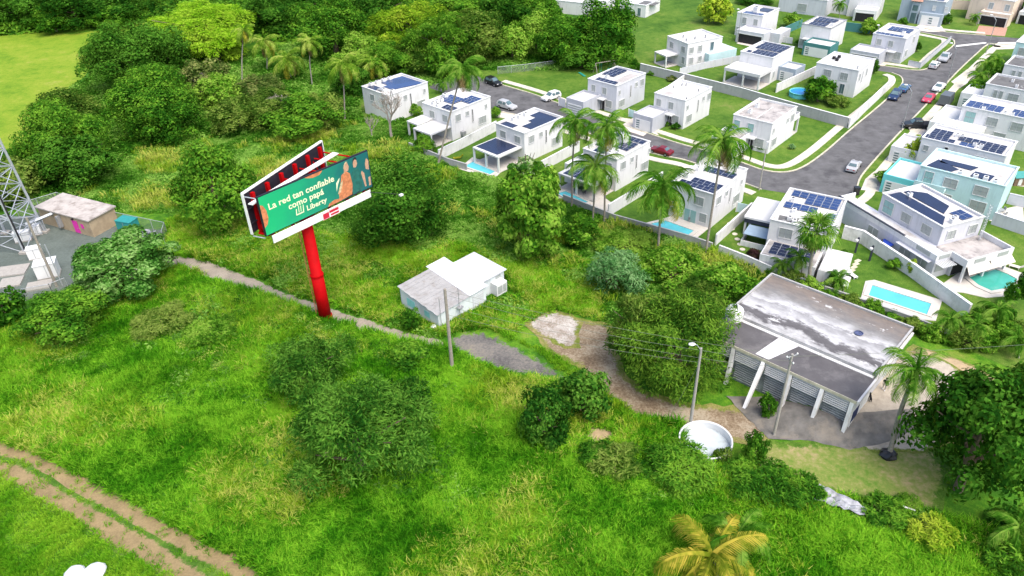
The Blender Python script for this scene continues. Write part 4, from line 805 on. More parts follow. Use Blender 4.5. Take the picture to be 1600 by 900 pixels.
car('dark grey sedan in the open carport beside the yellow-green tree', 1184, 60, 228, 'sedan', 'grey')
def trailer():
    c = G(1476, 163); r = thing('covered_trailer', 'dark grey covered trailer standing on the verge by the palms', 'trailer', (c.x, c.y, .04), R(48))
    MB().prism([(-1.9, -1.1), (1.9, -1.1), (1.9, 1.1), (-1.9, 1.1)], .45, 2.3, [(-1.6, -.95), (1.7, -.95), (1.7, .95), (-1.6, .95)]).build('cover', 'car_grey', r)
    MB().tube([(-.3, -1.0, .33), (-.3, 1.0, .33)], .33, 12).build('wheel', 'tyre', r); MB().box(1.8, -.06, .4, 3.0, .06, .5).build('drawbar', 'metal_grey', r)
trailer()

# ------------------------------------------------------------------ poles, lamps, wires
def top_of(base, h): return Vector((base.x, base.y, h))
def pole(name, label, px, h, m, r0=.16, r1=.11, arm=None, cross=None, cat='pole'):
    b = G(*px); b.z = hz(b.x, b.y); r = thing(name, label, cat, b)
    MB().tube([(0, 0, 0), (0, 0, h)], [r0, r1], 10).build('pole', m, r)
    if arm:
        d = Vector((math.cos(R(arm[0])), math.sin(R(arm[0])), 0)); L = arm[1]
        MB().tube([(0, 0, h-.3), tuple(d*L*.5+Vector((0, 0, h+.6))), tuple(d*L+Vector((0, 0, h+.9)))], .05, 6).build('arm', 'galvanised', r)
        e = d*L+Vector((0, 0, h+.85)); o = MB().lathe([(.0, .14), (.22, .10), (.26, 0), (.16, -.10), (0, -.12)], n=10).build('lamp_head', 'lamp_white', r, True); o.location = e; o.scale = (1.5, 1, 1)
    if cross:
        for k, (a, L, dz) in enumerate(cross):
            d = Vector((math.cos(R(a)), math.sin(R(a)), 0)); MB().tube([tuple(-d*L+Vector((.0, 0, h-dz))), tuple(d*L+Vector((0, 0, h-dz)))], .06, 5).build('crossarm', 'metal_grey', r)
            for s in (-.9, .9):
                q = d*L*s; MB().lathe([(.07, h-dz+.04), (.10, h-dz+.12), (.05, h-dz+.2), (0, h-dz+.3)], q.x, q.y, 8).build('insulator', 'white_plastic', r)
    return r, b
pole('utility_pole', 'plain weathered utility pole in front of the corrugated shed', (707, 578), 12.0, 'wood_post', .24, .17)
pole('street_lamp', 'leaning-armed street lamp behind the round white pool', (1078, 668), 11.2, 'concrete_post', .19, .12, (200, 1.2), cat='lamp')
pole('utility_pole', 'utility pole with crossarm and insulators in front of the warehouse', (1209, 680), 11.3, 'concrete_post', .17, .12, None, [(20, .7, .25), (100, .5, .9)])
pole('utility_pole', 'dark wooden utility pole between tower and vine tree', (89, 448), 11.5, 'wood_post', .22, .15)
pole('utility_pole', 'thin steel pole beside the dark wooden pole', (98, 446), 7.0, 'galvanised', .09, .07)
pole('street_lamp', 'white street lamp on the verge near the turning circle', (1186, 297), 7.6, 'concrete_post', .13, .08, (60, .9), cat='lamp')
pole('street_lamp', 'thin street lamp at the kerb above the black pickup', (1408, 205), 8.2, 'metal_grey', .10, .06, (140, 1.4), cat='lamp')
pole('street_lamp', 'thin street lamp beside the white parked sedan', (1478, 133), 8.2, 'metal_grey', .10, .06, (140, 1.4), cat='lamp')
pole('street_lamp', 'thin street lamp by the junction corner', (1540, 84), 8.2, 'metal_grey', .10, .06, (140, 1.4), cat='lamp')
pole('street_lamp', 'thin street lamp in front of the open carport by the yellow-green tree', (1152, 68), 8.0, 'metal_grey', .10, .06, (200, 1.2), cat='lamp')
pole('street_lamp', 'street lamp rising in front of the pale corner house', (1362, 92), 7.5, 'metal_grey', .10, .06, (230, 1.2), cat='lamp')
pole('utility_pole', 'white pole beyond the bare tree houses at the forest edge', (672, 102), 8, 'concrete_post', .14, .1)
P1, P2, P3 = G(707, 578), G(1078, 668), G(1209, 680); PF = Vector((-60, 70, 0)); PE = Vector((85, 64, 0))
def wire(label, a, b, sag, r=.017):
    pts = [a.lerp(b, t/14)+Vector((0, 0, -sag*4*(t/14)*(1-t/14))) for t in range(15)]
    o = MB().tube(pts, r, 5).build('power_line', 'wire'); return tag(o, label, 'wire', None)
wire('topmost overhead wire from the shed pole to the warehouse pole', top_of(P1, 11.8), top_of(P3, 11.1), .7)
wire('upper overhead wire from the shed pole to the armed street lamp', top_of(P1, 11.2), top_of(P2, 10.9), .7)
wire('lower overhead wire from the shed pole to the armed street lamp', top_of(P1, 9.6), top_of(P2, 9.9), .5)
wire('lowest overhead wire from the shed pole to the armed street lamp', top_of(P1, 8.4), top_of(P2, 9.3), .6)
wire('upper wire from the armed street lamp to the warehouse pole', top_of(P2, 10.9), top_of(P3, 10.4), .15)
wire('lower wire from the armed street lamp to the warehouse pole', top_of(P2, 9.9), top_of(P3, 9.6), .2)
wire('guy wire from the armed street lamp to the soil', top_of(P2, 9.0), G(1046, 652), .0)
wire('wire from the warehouse pole past the royal palm', top_of(P3, 11.0), PE+Vector((0, 0, 9)), .8)

# ------------------------------------------------------------------ billboard
def text_mesh(s, size, shear=0.):
    c = bpy.data.curves.new('t', 'FONT'); c.body = s; c.size = size; c.extrude = .012; c.offset = .018*size; c.resolution_u = 3
    o = bpy.data.objects.new('t', c); COL.objects.link(o); bpy.context.view_layer.update()
    me = bpy.data.meshes.new_from_object(o.evaluated_get(bpy.context.evaluated_depsgraph_get())); bpy.data.objects.remove(o); bpy.data.curves.remove(c)
    xs = [v.co.x for v in me.vertices]; return me, min(xs), max(xs)
def billboard():
    pb = G(509, 497); root = thing('billboard', 'tall v-shaped billboard with green poster on a red steel pole', 'billboard', (pb.x, pb.y, 0))
    D, C = Vector((-28.6, 77.2)), Vector((-17.7, 89.4)); zb, Hh = 16.0, 5.15
    D -= Vector(pb[:2]); C -= Vector(pb[:2]); d = C-D; L = d.length; an = math.atan2(d.y, d.x)
    MB().tube([(0, 0, 0), (0, 0, 7.0), (0, 0, 7.02), (0, 0, 17.5)], [.82, .82, .74, .74], 20).build('pole', 'red_steel', root, True)
    MB().tube([(0, 0, 6.9), (0, 0, 7.15)], .88, 20).tube([(0, 0, 0), (0, 0, .5)], .95, 20).build('pole_flange', 'red_steel', root)
    ld = MB(); ax = Vector((-1.15, .25))
    for s in (-.22, .22): ld.tube([(ax.x, ax.y+s, .6), (ax.x, ax.y+s, 16.5)], .035, 5)
    for k in range(38): ld.tube([(ax.x, ax.y-.22, .9+k*.41), (ax.x, ax.y+.22, .9+k*.41)], .022, 4)
    ld.build('ladder', 'orange_print', root)
    f = bpy.data.objects.new('front_board', MB().box(0, .02, 0, L, .30, Hh).mesh('front_board')); COL.objects.link(f); f.parent = root; f.location = (D.x, D.y, zb); f.rotation_euler = (0, 0, an); f.data.materials.append(MATS['dark_steel'])
    MB().box(.12, -.02, .12, L-.12, .019, Hh-.12).build('poster', 'poster', f)
    def put(s, size, u0, u1, v, m='cream_letter'):
        me, a, b = text_mesh(s, size); k = (u1-u0)*L/(b-a); me.transform(Matrix.Translation((u0*L, -.028, v*Hh)) @ Matrix.Rotation(R(90), 4, 'X') @ Matrix.Diagonal((k, 1, 1, 1)) @ Matrix.Translation((-a, 0, 0)))
        link('lettering', me, m, f)
    put('La red tan confiable', 1.12, .07, .65, .60); put('como papá', 1.12, .225, .54, .395); put('Liberty', .95, .372, .555, .17)
    g = MB(); X = lambda u, v: (u*L, -.03, v*Hh)
    lg = [(.272, .17), (.335, .17), (.345, .20), (.282, .20)]
    def poly(m, pts, nm, off=0.): MB().quad(*[(u*L, -.024-off, v*Hh) for u, v in pts]).build(nm, m, f)
    poly('cream_letter', lg, 'logo_mark'); poly('cream_letter', [(.272, .17), (.28, .17), (.287, .33), (.279, .33)], 'logo_mark'); poly('cream_letter', [(.335, .17), (.343, .17), (.350, .36), (.342, .36)], 'logo_mark')
    poly('cream_letter', [(.298, .22), (.304, .22), (.309, .38), (.303, .38)], 'logo_mark'); poly('cream_letter', [(.316, .22), (.322, .22), (.327, .37), (.321, .37)], 'logo_mark')
    poly('orange_print', [(.006, .22), (.035, .28), (.05, .42), (.048, .62), (.028, .76), (.008, .80)], 'print_shape')
    poly('orange_print', [(.40, .985), (.42, .95), (.47, .90), (.53, .905), (.555, .95), (.56, .985)], 'print_shape')
    poly('orange_print', [(.555, .02), (.57, .09), (.62, .13), (.67, .10), (.69, .03)], 'print_shape')
    # two printed figures embracing, another hand reaching in
    poly('dark_print', [(.70, .03), (.86, .03), (.90, .10), (.88, .12), (.72, .10)], 'print_shape', .001)
    poly('shirt_print', [(.80, .04), (.90, .08), (.905, .45), (.885, .66), (.84, .68), (.805, .55)], 'printed_figure', .002)
    poly('orange_print', [(.665, .03), (.79, .06), (.81, .30), (.80, .62), (.765, .72), (.72, .66), (.70, .45), (.675, .30)], 'printed_figure', .003)
    poly('skin_print', [(.755, .70), (.79, .70), (.80, .80), (.792, .90), (.765, .92), (.748, .82)], 'printed_figure', .004); poly('hair_print', [(.745, .66), (.752, .66), (.756, .88), (.775, .95), (.795, .93), (.78, .90), (.765, .89), (.757, .78)], 'printed_figure', .005)
    poly('skin_print', [(.842, .72), (.865, .70), (.882, .78), (.878, .90), (.855, .93), (.840, .84)], 'printed_figure', .004); poly('dark_print', [(.838, .80), (.845, .92), (.862, .97), (.882, .94), (.880, .88), (.86, .91), (.848, .87)], 'printed_figure', .005)
    poly('hair_print', [(.66, .22), (.70, .46), (.725, .52), (.72, .44), (.69, .24)], 'printed_figure', .004); poly('cream_letter', [(.655, .30), (.662, .52), (.70, .62), (.695, .56), (.675, .46)], 'printed_figure', .004)
    poly('skin_print', [(.925, .10), (.94, .10), (.935, .46), (.915, .55), (.905, .50)], 'printed_figure', .003); poly('skin_print', [(.955, .55), (.985, .50), (.99, .75), (.972, .82), (.955, .70)], 'printed_figure', .003)
    poly('skin_print', [(.965, .08), (.985, .08), (.988, .32), (.968, .30)], 'printed_figure', .003)
    ap = MB().box(.6, -.35, -1.05, L-.75, -.22, -.05).build('apron', 'poster_white', f)
    s = MB().box(L*.475, -.42, -1.12, L*.635, -.36, -.12).build('sign', 'poster_white', f); MB().box(L*.48, -.432, -1.03, L*.535, -.422, -.3).build('sign_block', 'red_print', s); MB().box(L*.54, -.432, -.55, L*.628, -.422, -.22).box(L*.55, -.432, -.95, L*.628, -.422, -.70).build('sign_block', 'red_print', s); MB().box(L*.475, -.434, -.16, L*.635, -.422, -.12).box(L*.475, -.434, -1.12, L*.635, -.422, -1.08).build('sign_border', 'red_print', s)
    MB().tube([(L-1, -.2, -.3), (L+1.5, -3.6, -.6)], .04, 5).build('lamp_arm', 'dark_steel', f); MB().box(L+1.25, -3.9, -.75, L+1.75, -3.5, -.55).build('flood_lamp', 'lamp_white', f)
    # rear board
    tl, tr = Vector((-30.3, 78.0))-Vector(pb[:2]), Vector((-24.0, 92.4))-Vector(pb[:2]); e = tr-tl; L2 = e.length; a2 = math.atan2(e.y, e.x)
    b = bpy.data.objects.new('rear_board', MB().box(0, .10, 0, L2, .24, Hh).mesh('rear_board')); COL.objects.link(b); b.parent = root; b.location = (tl.x, tl.y, zb+.05); b.rotation_euler = (0, 0, a2); b.data.materials.append(MATS['dark_steel'])
    k = MB().box(-.08, .0, Hh, L2+.08, .34, Hh+.16).box(-.12, .0, -.1, .0, .34, Hh).box(L2, .0, 0, L2+.1, .34, Hh); k.build('board_edge', 'poster_white', b)
    for j in range(6):
        x = 1.3+j*(L2-2.2)/5; MB().box(x-.22, -.28, -.6, x+.22, .095, Hh-.35).build('rib', 'red_steel', b)
    for z in (1.2, 3.0): MB().box(.1, -.10, z, L2-.1, .09, z+.16).build('stringer', 'dark_steel', b)
    for j in range(6):
        x = 1.2+j*(L-2.4)/5; MB().box(x-.16, .305, -.9, x+.16, .62, Hh-.4).build('rib', 'red_steel', f)
    # catwalk and cross beams between the boards
    def fw(u, off, z): q = D+d*u+Vector((-d.y, d.x))/L*off; return (q.x, q.y, zb+z)
    def bw(u, off, z): q = tl+e*u+Vector((-e.y, e.x))/L2*off; return (q.x, q.y, zb+z)
    cw = MB(); hm = lambda u, k: tuple(Vector(fw(u, .35, 0)).lerp(Vector(bw(u, -.1, 0)), k)[:2]); n1 = [hm(-.01, .30), hm(.98, .62), hm(.98, .76), hm(-.01, .75)]
    cw.prism(n1, zb+4.05, zb+4.17).build('catwalk', 'poster_white', root)
    for j, u in enumerate((.05, .25, .45, .65, .85, .98)): MB().tube([fw(u, .5, 3.9), bw(u, -.1, 3.9)], .10, 6).build('cross_beam', 'red_steel', root); MB().tube([fw(u, .5, -.3), bw(u, -.1, -.3)], .14, 6).build('cross_beam', 'red_steel', root)
    for u in (.25, .65): MB().tube([fw(u, .4, 0.2), bw(u+.18, -.1, 3.6)], .07, 5).build('brace', 'red_steel', root)
    mid = lambda u, z: tuple((Vector(fw(u, .4, z))+Vector(bw(u, -.1, z)))/2)
    MB().tube([mid(.05, .6), mid(.95, .6)], .45, 10).build('torsion_beam', 'red_steel', root); MB().tube([(0, 0, 16.2), mid(.5, .6)], .5, 10).build('head_beam', 'red_steel', root)
    MB().tube([fw(0, .3, -.3), bw(0, .1, -.3)], .07, 6).tube([fw(0, .3, 4.9), bw(0, .1, 4.9)], .07, 6).build('end_brace', 'galvanised', root)
billboard()

# ------------------------------------------------------------------ telecom site
def tower():
    b = G(44, 390); root = thing('lattice_tower', 'galvanised lattice telecom tower rising out of the gravel yard', 'tower', (b.x, b.y, 0)); S, Ht, n = 6.5, 42., 14
    def leg(i, z): k = .5*S*(1-.40*z/Ht); c = Vector((-S/2, S/2-1.0)); sx, sy = ((1, -1), (1, 1), (-1, 1), (-1, -1))[i]; return (c.x+sx*k, c.y+sy*k, z)
    for i in range(4): MB().tube([leg(i, 0), leg(i, Ht)], .20, 8).build('leg', 'galvanised', root); q = leg(i, 0); MB().box(q[0]-.6, q[1]-.6, 0, q[0]+.6, q[1]+.6, .35).build('footing', 'concrete_post', root)
    for i in range(4):
        j = (i+1) % 4; mb = MB()
        for k in range(n):
            z0, z1 = Ht*k/n, Ht*(k+1)/n; mb.tube([leg(i, z0), leg(j, z1)], .07, 5); mb.tube([leg(j, z0), leg(i, z1)], .07, 5); mb.tube([leg(i, z1), leg(j, z1)], .07, 5)
        mb.build('bracing', 'galvanised', root)
    q0, q1 = Vector(leg(0, 0)), Vector(leg(0, Ht)); o = Vector((.28, -.12, 0)); MB().tube([q0+o, q1+o], .13, 6).build('cable_run', 'dark_gap', root)
tower()
def shelter():
    p0 = G(68, 349); p1 = G(133, 367); d = p1-p0; an = math.atan2(d.y, d.x); L = d.length
    r = thing('equipment_shelter', 'long beige equipment shelter with bright pink door', 'building', (p0.x, p0.y, .03), an)
    MB().box(0, 0, 0, L+2.2, 5.0, 3.0).build('wall', 'beige_wall', r); MB().box(-.25, -.25, 3.0, L+2.45, 5.25, 3.2).build('roof', 'shelter_roof', r)
    x = L*.80; dd = MB().box(x, -.08, .1, x+1.2, .02, 2.3).build('door', 'pink_door', r); MB().box(x+1.0, -.14, 1.0, x+1.1, -.08, 1.1).build('handle', 'metal_grey', dd)
    MB().box(x+1.9, -.06, 1.2, x+2.5, .02, 2.0).build('vent', 'pink_door', r); MB().box(L*.50, -.7, .6, L*.54, -.02, 2.6).build('conduit', 'metal_grey', r); MB().box(x+.3, -.3, 2.5, x+.6, -.02, 2.7).build('wall_lamp', 'dark_gap', r)
    c0 = G(40, 352, 2.6); c1 = G(88, 331, 2.7); 
    t = thing('cable_tray', 'raised pale cable tray leading from the tower to the shelter', 'cable tray', (c0.x, c0.y, 0)); q = c1-c0
    MB().tube([(0, 0, 2.7), (q.x, q.y, 2.7)], .26, 4).build('tray', 'galvanised', t)
    for u in (.05, .5, .95): MB().tube([(q.x*u, q.y*u, 0), (q.x*u, q.y*u, 2.7)], .07, 5).build('post', 'galvanised', t)
shelter()
def cabinet(label, px, py, s, m='white_plastic', ang=20, name='equipment_cabinet'):
    c = G(px, py); r = thing(name, label, 'cabinet', (c.x, c.y, .03), R(ang)); a, b, h = s
    MB().box(-a/2, -b/2, 0, a/2, b/2, .18).build('plinth', 'concrete_post', r); MB().box(-a/2+.05, -b/2+.05, .18, a/2-.05, b/2-.05, h).build('body', m, r)
    MB().box(-a/2-.02, -b/2-.02, h, a/2+.02, b/2+.02, h+.1).build('lid', m, r); MB().box(-a/2+.15, -b/2+.0, .35, a/2-.15, b/2, h-.2).build('door', m, r) if False else None
    MB().box(-.03, -b/2+.02, .3, .03, -b/2+.048, h-.1).build('door_seam', 'metal_grey', r)
cabinet('large white generator cabinet beside the dark wooden pole', 78, 430, (3.0, 2.2, 2.3)); cabinet('white cabinet between tower leg and generator', 58, 403, (2.0, 1.4, 1.8)); cabinet('small white tank-like cabinet near the shelter', 62, 366, (1.1, 1.1, 1.7)); cabinet('white cabinet under the tower', 38, 376, (2.4, 1.2, 1.6))
cabinet('teal metal generator box by the chain link fence', 203, 360, (3.0, 2.0, 2.0), 'teal_box', -20)
for (px, py, a, b, rz) in ((20, 424, 4.2, 3.0, .2), (62, 447, 3.4, 2.4, .3), (18, 442, 3.0, 2.6, .25)):
    c = G(px, py); o = MB().box(-a/2, -b/2, 0, a/2, b/2, .22).build('concrete_slab', 'concrete_post'); o.location = (c.x, c.y, .03); o.rotation_euler[2] = rz; tag(o, 'flat concrete slab in the tower yard', 'slab', 'concrete slabs in the tower yard')
def heap(name, label, px, py, m, n, r, cat):
    c = G(px, py); mb = MB()
    for k in range(n):
        a = rnd.uniform(0, 6.28); q = rnd.random()**.6*r; s = rnd.uniform(.25, .6); z = (1-q/r)*.7
        x, y = math.cos(a)*q, math.sin(a)*q; t = [(x+rnd.uniform(-s, s), y+rnd.uniform(-s, s), z+rnd.uniform(0, s)) for _ in range(6)]
        mb.quad(t[0], t[1], t[2]); mb.quad(t[0], t[2], t[3]); mb.quad(t[1], t[4], t[5], t[2])
    o = mb.build(name, m); o.location = (c.x, c.y, .05); return tag(o, label, cat)
heap('scrap_pile', 'pile of pale grey scrap sheeting beside the teal generator box', 228, 372, 'grey_tarp', 26, 1.8, 'scrap')

# ------------------------------------------------------------------ corrugated shed
def shed():
    o = Vector((-9.7, 79.0)); p = Vector((-15.6, 84.4)); q = Vector((-.5, 87.2)); ex = Vector((.727, .686)); ey = Vector((-.736, .677))
    r = thing('shed', 'pale blue-white shed with rusty grey corrugated roof and white extension', 'shed', (o.x, o.y, .02), math.atan2(ex.y, ex.x))
    W, D = 8.4, 8.0      # local x right (towards 43 deg), local y left
    mb = MB(); mb.v += [(0, 0, 0), (W, 0, 0), (W, D, 0), (0, D, 0), (0, 0, 2.6), (W, 0, 2.8), (W, D, 3.4), (0, D, 3.2)]; mb.f += [(0, 1, 5, 4), (1, 2, 6, 5), (2, 3, 7, 6), (3, 0, 4, 7), (4, 5, 6, 7)]; mb.build('wall', 'shed_paint', r)
    n = 12
    for k in range(n):                      # roof sheets, each with its ribs
        y0, y1 = -.25+(D+.5)*k/n, -.25+(D+.5)*(k+1)/n-.02; f = MB(); zz = lambda x, y: 2.66+.2*x/W+.6*y/D
        for j in range(4):
            a, b = y0+(y1-y0)*j/4, y0+(y1-y0)*(j+1)/4; m_ = (a+b)/2; f.quad((-.3, a, zz(-.3, a)), (W-3.0, a, zz(W-3, a)), (W-3.0, m_, zz(W-3, m_)+.07), (-.3, m_, zz(-.3, m_)+.07)); f.quad((-.3, m_, zz(-.3, m_)+.07), (W-3.0, m_, zz(W-3, m_)+.07), (W-3.0, b, zz(W-3, b)), (-.3, b, zz(-.3, b)))
        s = f.build('roof_sheet', 'tin', r); s.location = (rnd.uniform(-.08, .05), 0, rnd.uniform(0, .02))
    f = MB(); f.v += [(W-3.05, -.25, 2.86), (W+.3, -.25, 2.93), (W+.3, D+.9, 3.62), (W-3.05, D+.9, 3.55)]; f.f.append((0, 1, 2, 3)); f.v += [(a, b, c-.06) for a, b, c in f.v[:4]]; f.f += [(7, 6, 5, 4), (0, 4, 5, 1), (1, 5, 6, 2), (2, 6, 7, 3), (3, 7, 4, 0)]; f.build('white_roof', 'tin_white', r)
    e = MB().box(W+.01, 1.2, 0, W+4.6, D-.6, 2.75).build('extension', 'shed_paint', r); MB().box(W-.2, .9, 2.76, W+4.9, D-.3, 2.88).build('extension_roof', 'tin_white', e)
    c = MB().box(W+2.0, -.1, .1, W+3.9, 1.19, 1.9).build('window_cage', 'white_plastic', e); MB().box(W+2.15, -.14, .4, W+3.0, -.105, 1.6).box(W+3.15, -.14, .4, W+3.75, -.105, 1.6).build('pane', 'louvre', c)
    MB().box(W+3.0, 1.14, 1.2, W+3.9, 1.195, 2.4).build('window', 'louvre', e)
    MB().box(W-2.4, -.07, .05, W-.5, .02, 2.3).build('roller_door', 'tin_white', r)
    for k in range(6): MB().box(W-2.3, -.09, .3+k*.36, W-.6, -.071, .34+k*.36).build('door_rib', 'shed_paint', r)
    MB().box(-.04, 4.9, .9, .02, 6.6, 2.1).build('painted_window', 'aqua', r); MB().box(-.04, 1.8, 1.0, .02, 2.9, 1.9).build('painted_window', 'aqua', r)
    for x in (.2, 3.4): MB().tube([(x, -.3, 0), (x, -.3, 5.2)], .045, 6).build('mast', 'metal_grey', r)
    MB().lathe([(0, .02), (.35, .10), (.45, .22)], n=12).build('dish', 'metal_grey', r).location = (3.4, -.5, 2.0)
    MB().lathe([(.34, 0), (.36, .4), (.36, .8), (0, .82)], -.6, .4, 12).build('barrel', 'tank_grime', r)
shed()
for px, py, s, l in ((768, 503, 1.2, 'flat pale rock by the old asphalt yard'), (752, 492, .7, 'small pale rock beside the shed path')):
    c = G(px, py); mb = MB(); n = 9; mb.prism([(math.cos(6.283*k/n)*s*(.8+.4*((k*37) % 7)/7), math.sin(6.283*k/n)*s*.7*(.8+.4*((k*53) % 7)/7)) for k in range(n)], 0, .3, [(math.cos(6.283*k/n)*s*.75, math.sin(6.283*k/n)*s*.5) for k in range(n)]); o = mb.build('rock', 'rock'); o.location = (c.x, c.y, .02); tag(o, l, 'rock')

# ------------------------------------------------------------------ warehouse with finned front
def warehouse():
    r = thing('warehouse', 'old flat-roofed concrete warehouse with louvred front and white buttresses', 'building', (BA.x, BA.y, 0), math.atan2(BU.y, BU.x)); Wd, Dp, Zr = 17.7, 15.4, 5.6
    MB().box(.3, 5.0, -.5, Wd-.3, Dp, Zr-.25).build('wall', 'light_grey_paint', r)
    MB().box(0, 5.0, Zr-.25, Wd, Dp+.2, Zr+.15).build('main_roof', 'stained_roof', r)
    e = MB(); e.box(0, Dp, Zr+.152, Wd, Dp+.22, Zr+.42); e.box(-.02, 5.0, Zr+.152, .18, Dp, Zr+.40); e.box(Wd-.2, 5.0, Zr+.152, Wd+.02, Dp, Zr+.30); e.build('roof_kerb', 'wall_grey', r)
    MB().box(-.1, -.1, Zr-.55, Wd, 4.98, Zr-.28).build('canopy_roof', 'bitumen', r)
    MB().box(0, 4.55, Zr-.278, Wd-.2, 4.98, Zr-.23).build('roof_seam', 'roof_clean', r)
    MB().prism([(6.1, .2), (7.7, .2), (9.1, 4.5), (6.7, 4.5)], Zr-.277, Zr-.26).build('paint_patch', 'roof_clean', r)
    MB().box(-.1, -.16, Zr-.62, Wd, -.101, Zr-.24).build('fascia', 'kerb', r); MB().box(Wd+.021, -.1, Zr-.6, Wd+.25, Dp, Zr-.2).build('side_fascia', 'roof_white', r)
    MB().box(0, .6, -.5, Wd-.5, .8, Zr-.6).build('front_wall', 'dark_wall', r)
    MB().box(Wd-.45, .3, .5, Wd-.15, 4.98, Zr-.56).build('side_wall', 'wall_white', r); MB().box(Wd-.14, .4, 1.9, Wd-.10, 2.0, 3.4).build('painted_band', 'navy', r)
    fins = ((.5, .8), (3.6, .9), (7.3, 3.4), (10.5, 1.0), (14.1, 1.2), (17.3, .5))
    for s, rake in fins:                   # raked buttress: deep at the foot
        f = MB(); w = .17; zt = Zr-.56; g = hz(*(BA+BU*s-BV*rake))-.3
        f.v += [(s-w, -rake, g), (s+w, -rake, g), (s+w, -rake+.55, g), (s-w, -rake+.55, g), (s-w*1.25, -.14, zt), (s+w*1.25, -.14, zt), (s+w*1.25, .59, zt), (s-w*1.25, .59, zt)]
        f.f += [(0, 1, 5, 4), (1, 2, 6, 5), (2, 3, 7, 6), (3, 0, 4, 7), (4, 5, 6, 7), (3, 2, 1, 0)]; f.build('buttress', 'wall_white', r)
    for i in range(len(fins)-1):
        a, b = fins[i][0]+.3, fins[i+1][0]-.3
        for k in range(6): z = Zr-.86-k*.27; MB().box(a, -.06, z, b, .16, z+.11).build('louvre_blade', 'frame', r)
        for k in range(9): z = Zr-2.7-k*.32; MB().box(a, .48, z, b, .58, z+.10).build('louvre_blade', 'pale_blade', r) if z > .3 else None
    t = BA+BU*.9+BV*4.6
    k = thing('water_tank', 'round white plastic water tank on the warehouse roof corner', 'tank', (t.x, t.y, Zr-.28)); MB().lathe([(1.0, 0), (1.02, .5), (1.0, 1.0), (1.0, 1.35), (.72, 1.62), (.26, 1.72), (.26, 1.78)], n=28).build('body', 'white_plastic', k, True); MB().lathe([(.24, 1.76), (.22, 1.84), (0, 1.86)], n=16).build('lid', 'dark_gap', k, True)
    for z in (.35, .75, 1.15): MB().lathe([(1.0, z), (1.05, z+.05), (1.0, z+.1)], n=28).build('rib', 'white_plastic', k)
    p = BA+BU*13.4+BV*10.6; o = MB().lathe([(.0, .05), (.45, .08), (.5, .15), (.42, .16)], n=16).build('blue_bucket_lid', 'slate_blue'); o.location = (p.x, p.y, Zr+.15); tag(o, 'small round blue lid lying on the stained roof', 'lid')
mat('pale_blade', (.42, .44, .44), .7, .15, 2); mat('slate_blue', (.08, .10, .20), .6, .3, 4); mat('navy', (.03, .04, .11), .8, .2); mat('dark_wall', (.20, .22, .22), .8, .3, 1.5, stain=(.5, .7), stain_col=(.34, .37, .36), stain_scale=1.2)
warehouse()

# ------------------------------------------------------------------ person and dog
def skin_body(name, verts, edges, radii, m, parent, sub=2):
    me = bpy.data.meshes.new(name); me.from_pydata(verts, edges, []); o = link(name, me, m, parent)
    s = o.modifiers.new('skin', 'SKIN'); s.use_smooth_shade = True
    for d, k in zip(me.skin_vertices[0].data, radii): d.radius = (k, k) if not isinstance(k, tuple) else k
    me.skin_vertices[0].data[0].use_root = True
    o.modifiers.new('subsurf', 'SUBSURF').levels = sub; o.modifiers['subsurf'].render_levels = sub; return o
def person():
    c = G(1380, 610, 1.7); z = hz(c.x, c.y)+.06; r = thing('person', 'person in black t-shirt, light trousers and white shoes walking on the concrete apron', 'person', (c.x, c.y, z), R(150))
    V = [(0, 0, .95), (0, 0, 1.15), (0, 0, 1.38), (0, .0, 1.48), (0, .02, 1.56), (0, .03, 1.68), (-.17, 0, 1.40), (-.26, .02, 1.16), (-.22, .16, .98), (.17, 0, 1.40), (.27, -.02, 1.16), (.24, .14, .96), (-.10, 0, .90), (-.12, .12, .50), (-.12, .02, .10), (.10, 0, .90), (.12, -.08, .50), (.12, -.22, .12)]
    E_ = [(0, 1), (1, 2), (2, 3), (3, 4), (4, 5), (2, 6), (6, 7), (7, 8), (2, 9), (9, 10), (10, 11), (0, 12), (12, 13), (13, 14), (0, 15), (15, 16), (16, 17)]
    rad = [(.16, .11), (.15, .10), (.17, .11), .06, .09, .10, .07, .05, .04, .07, .05, .04, .095, .065, .05, .095, .065, .05]
    b = skin_body('body', V, E_, rad, 'trouser', r)
    skin_body('shirt', [(0, 0, .98), (0, 0, 1.18), (0, 0, 1.38), (-.17, 0, 1.40), (-.25, .02, 1.18), (.17, 0, 1.40), (.26, -.02, 1.18)], [(0, 1), (1, 2), (2, 3), (3, 4), (2, 5), (5, 6)], [(.19, .14), (.18, .13), (.19, .13), .10, .085, .10, .085], 'black_cloth', b)
    MB().box(-.13, -.135, 1.22, .13, -.128, 1.30).build('shirt_print', 'white_cloth', b)
    MB().lathe([(0, 1.60), (.07, 1.58), (.10, 1.64), (.11, 1.71), (.08, 1.78), (0, 1.81)], 0, .03, 14).build('head', 'skin', b, True); MB().lathe([(.117, 1.70), (.118, 1.75), (.09, 1.81), (0, 1.835)], 0, .045, 14).build('hair', 'black_cloth', b, True)
    for s, x, y in ((-1, -.22, .17), (1, .24, .15)):
        for k in range(4): MB().tube([(x-.03+k*.02, y, .97), (x-.03+k*.02, y+.03, .90), (x-.03+k*.02, y+.05, .86)], .010, 5).build('finger', 'skin', b)
        MB().tube([(x-s*.03, y+.01, .96), (x-s*.06, y+.05, .92)], .011, 5).build('thumb', 'skin', b)
    for x, y in ((-.12, .06), (.12, -.18)): MB().prism([(x-.05, y-.10), (x+.05, y-.10), (x+.06, y+.10), (x, y+.18), (x-.06, y+.10)], .0, .11).build('shoe', 'white_cloth', b)
person()
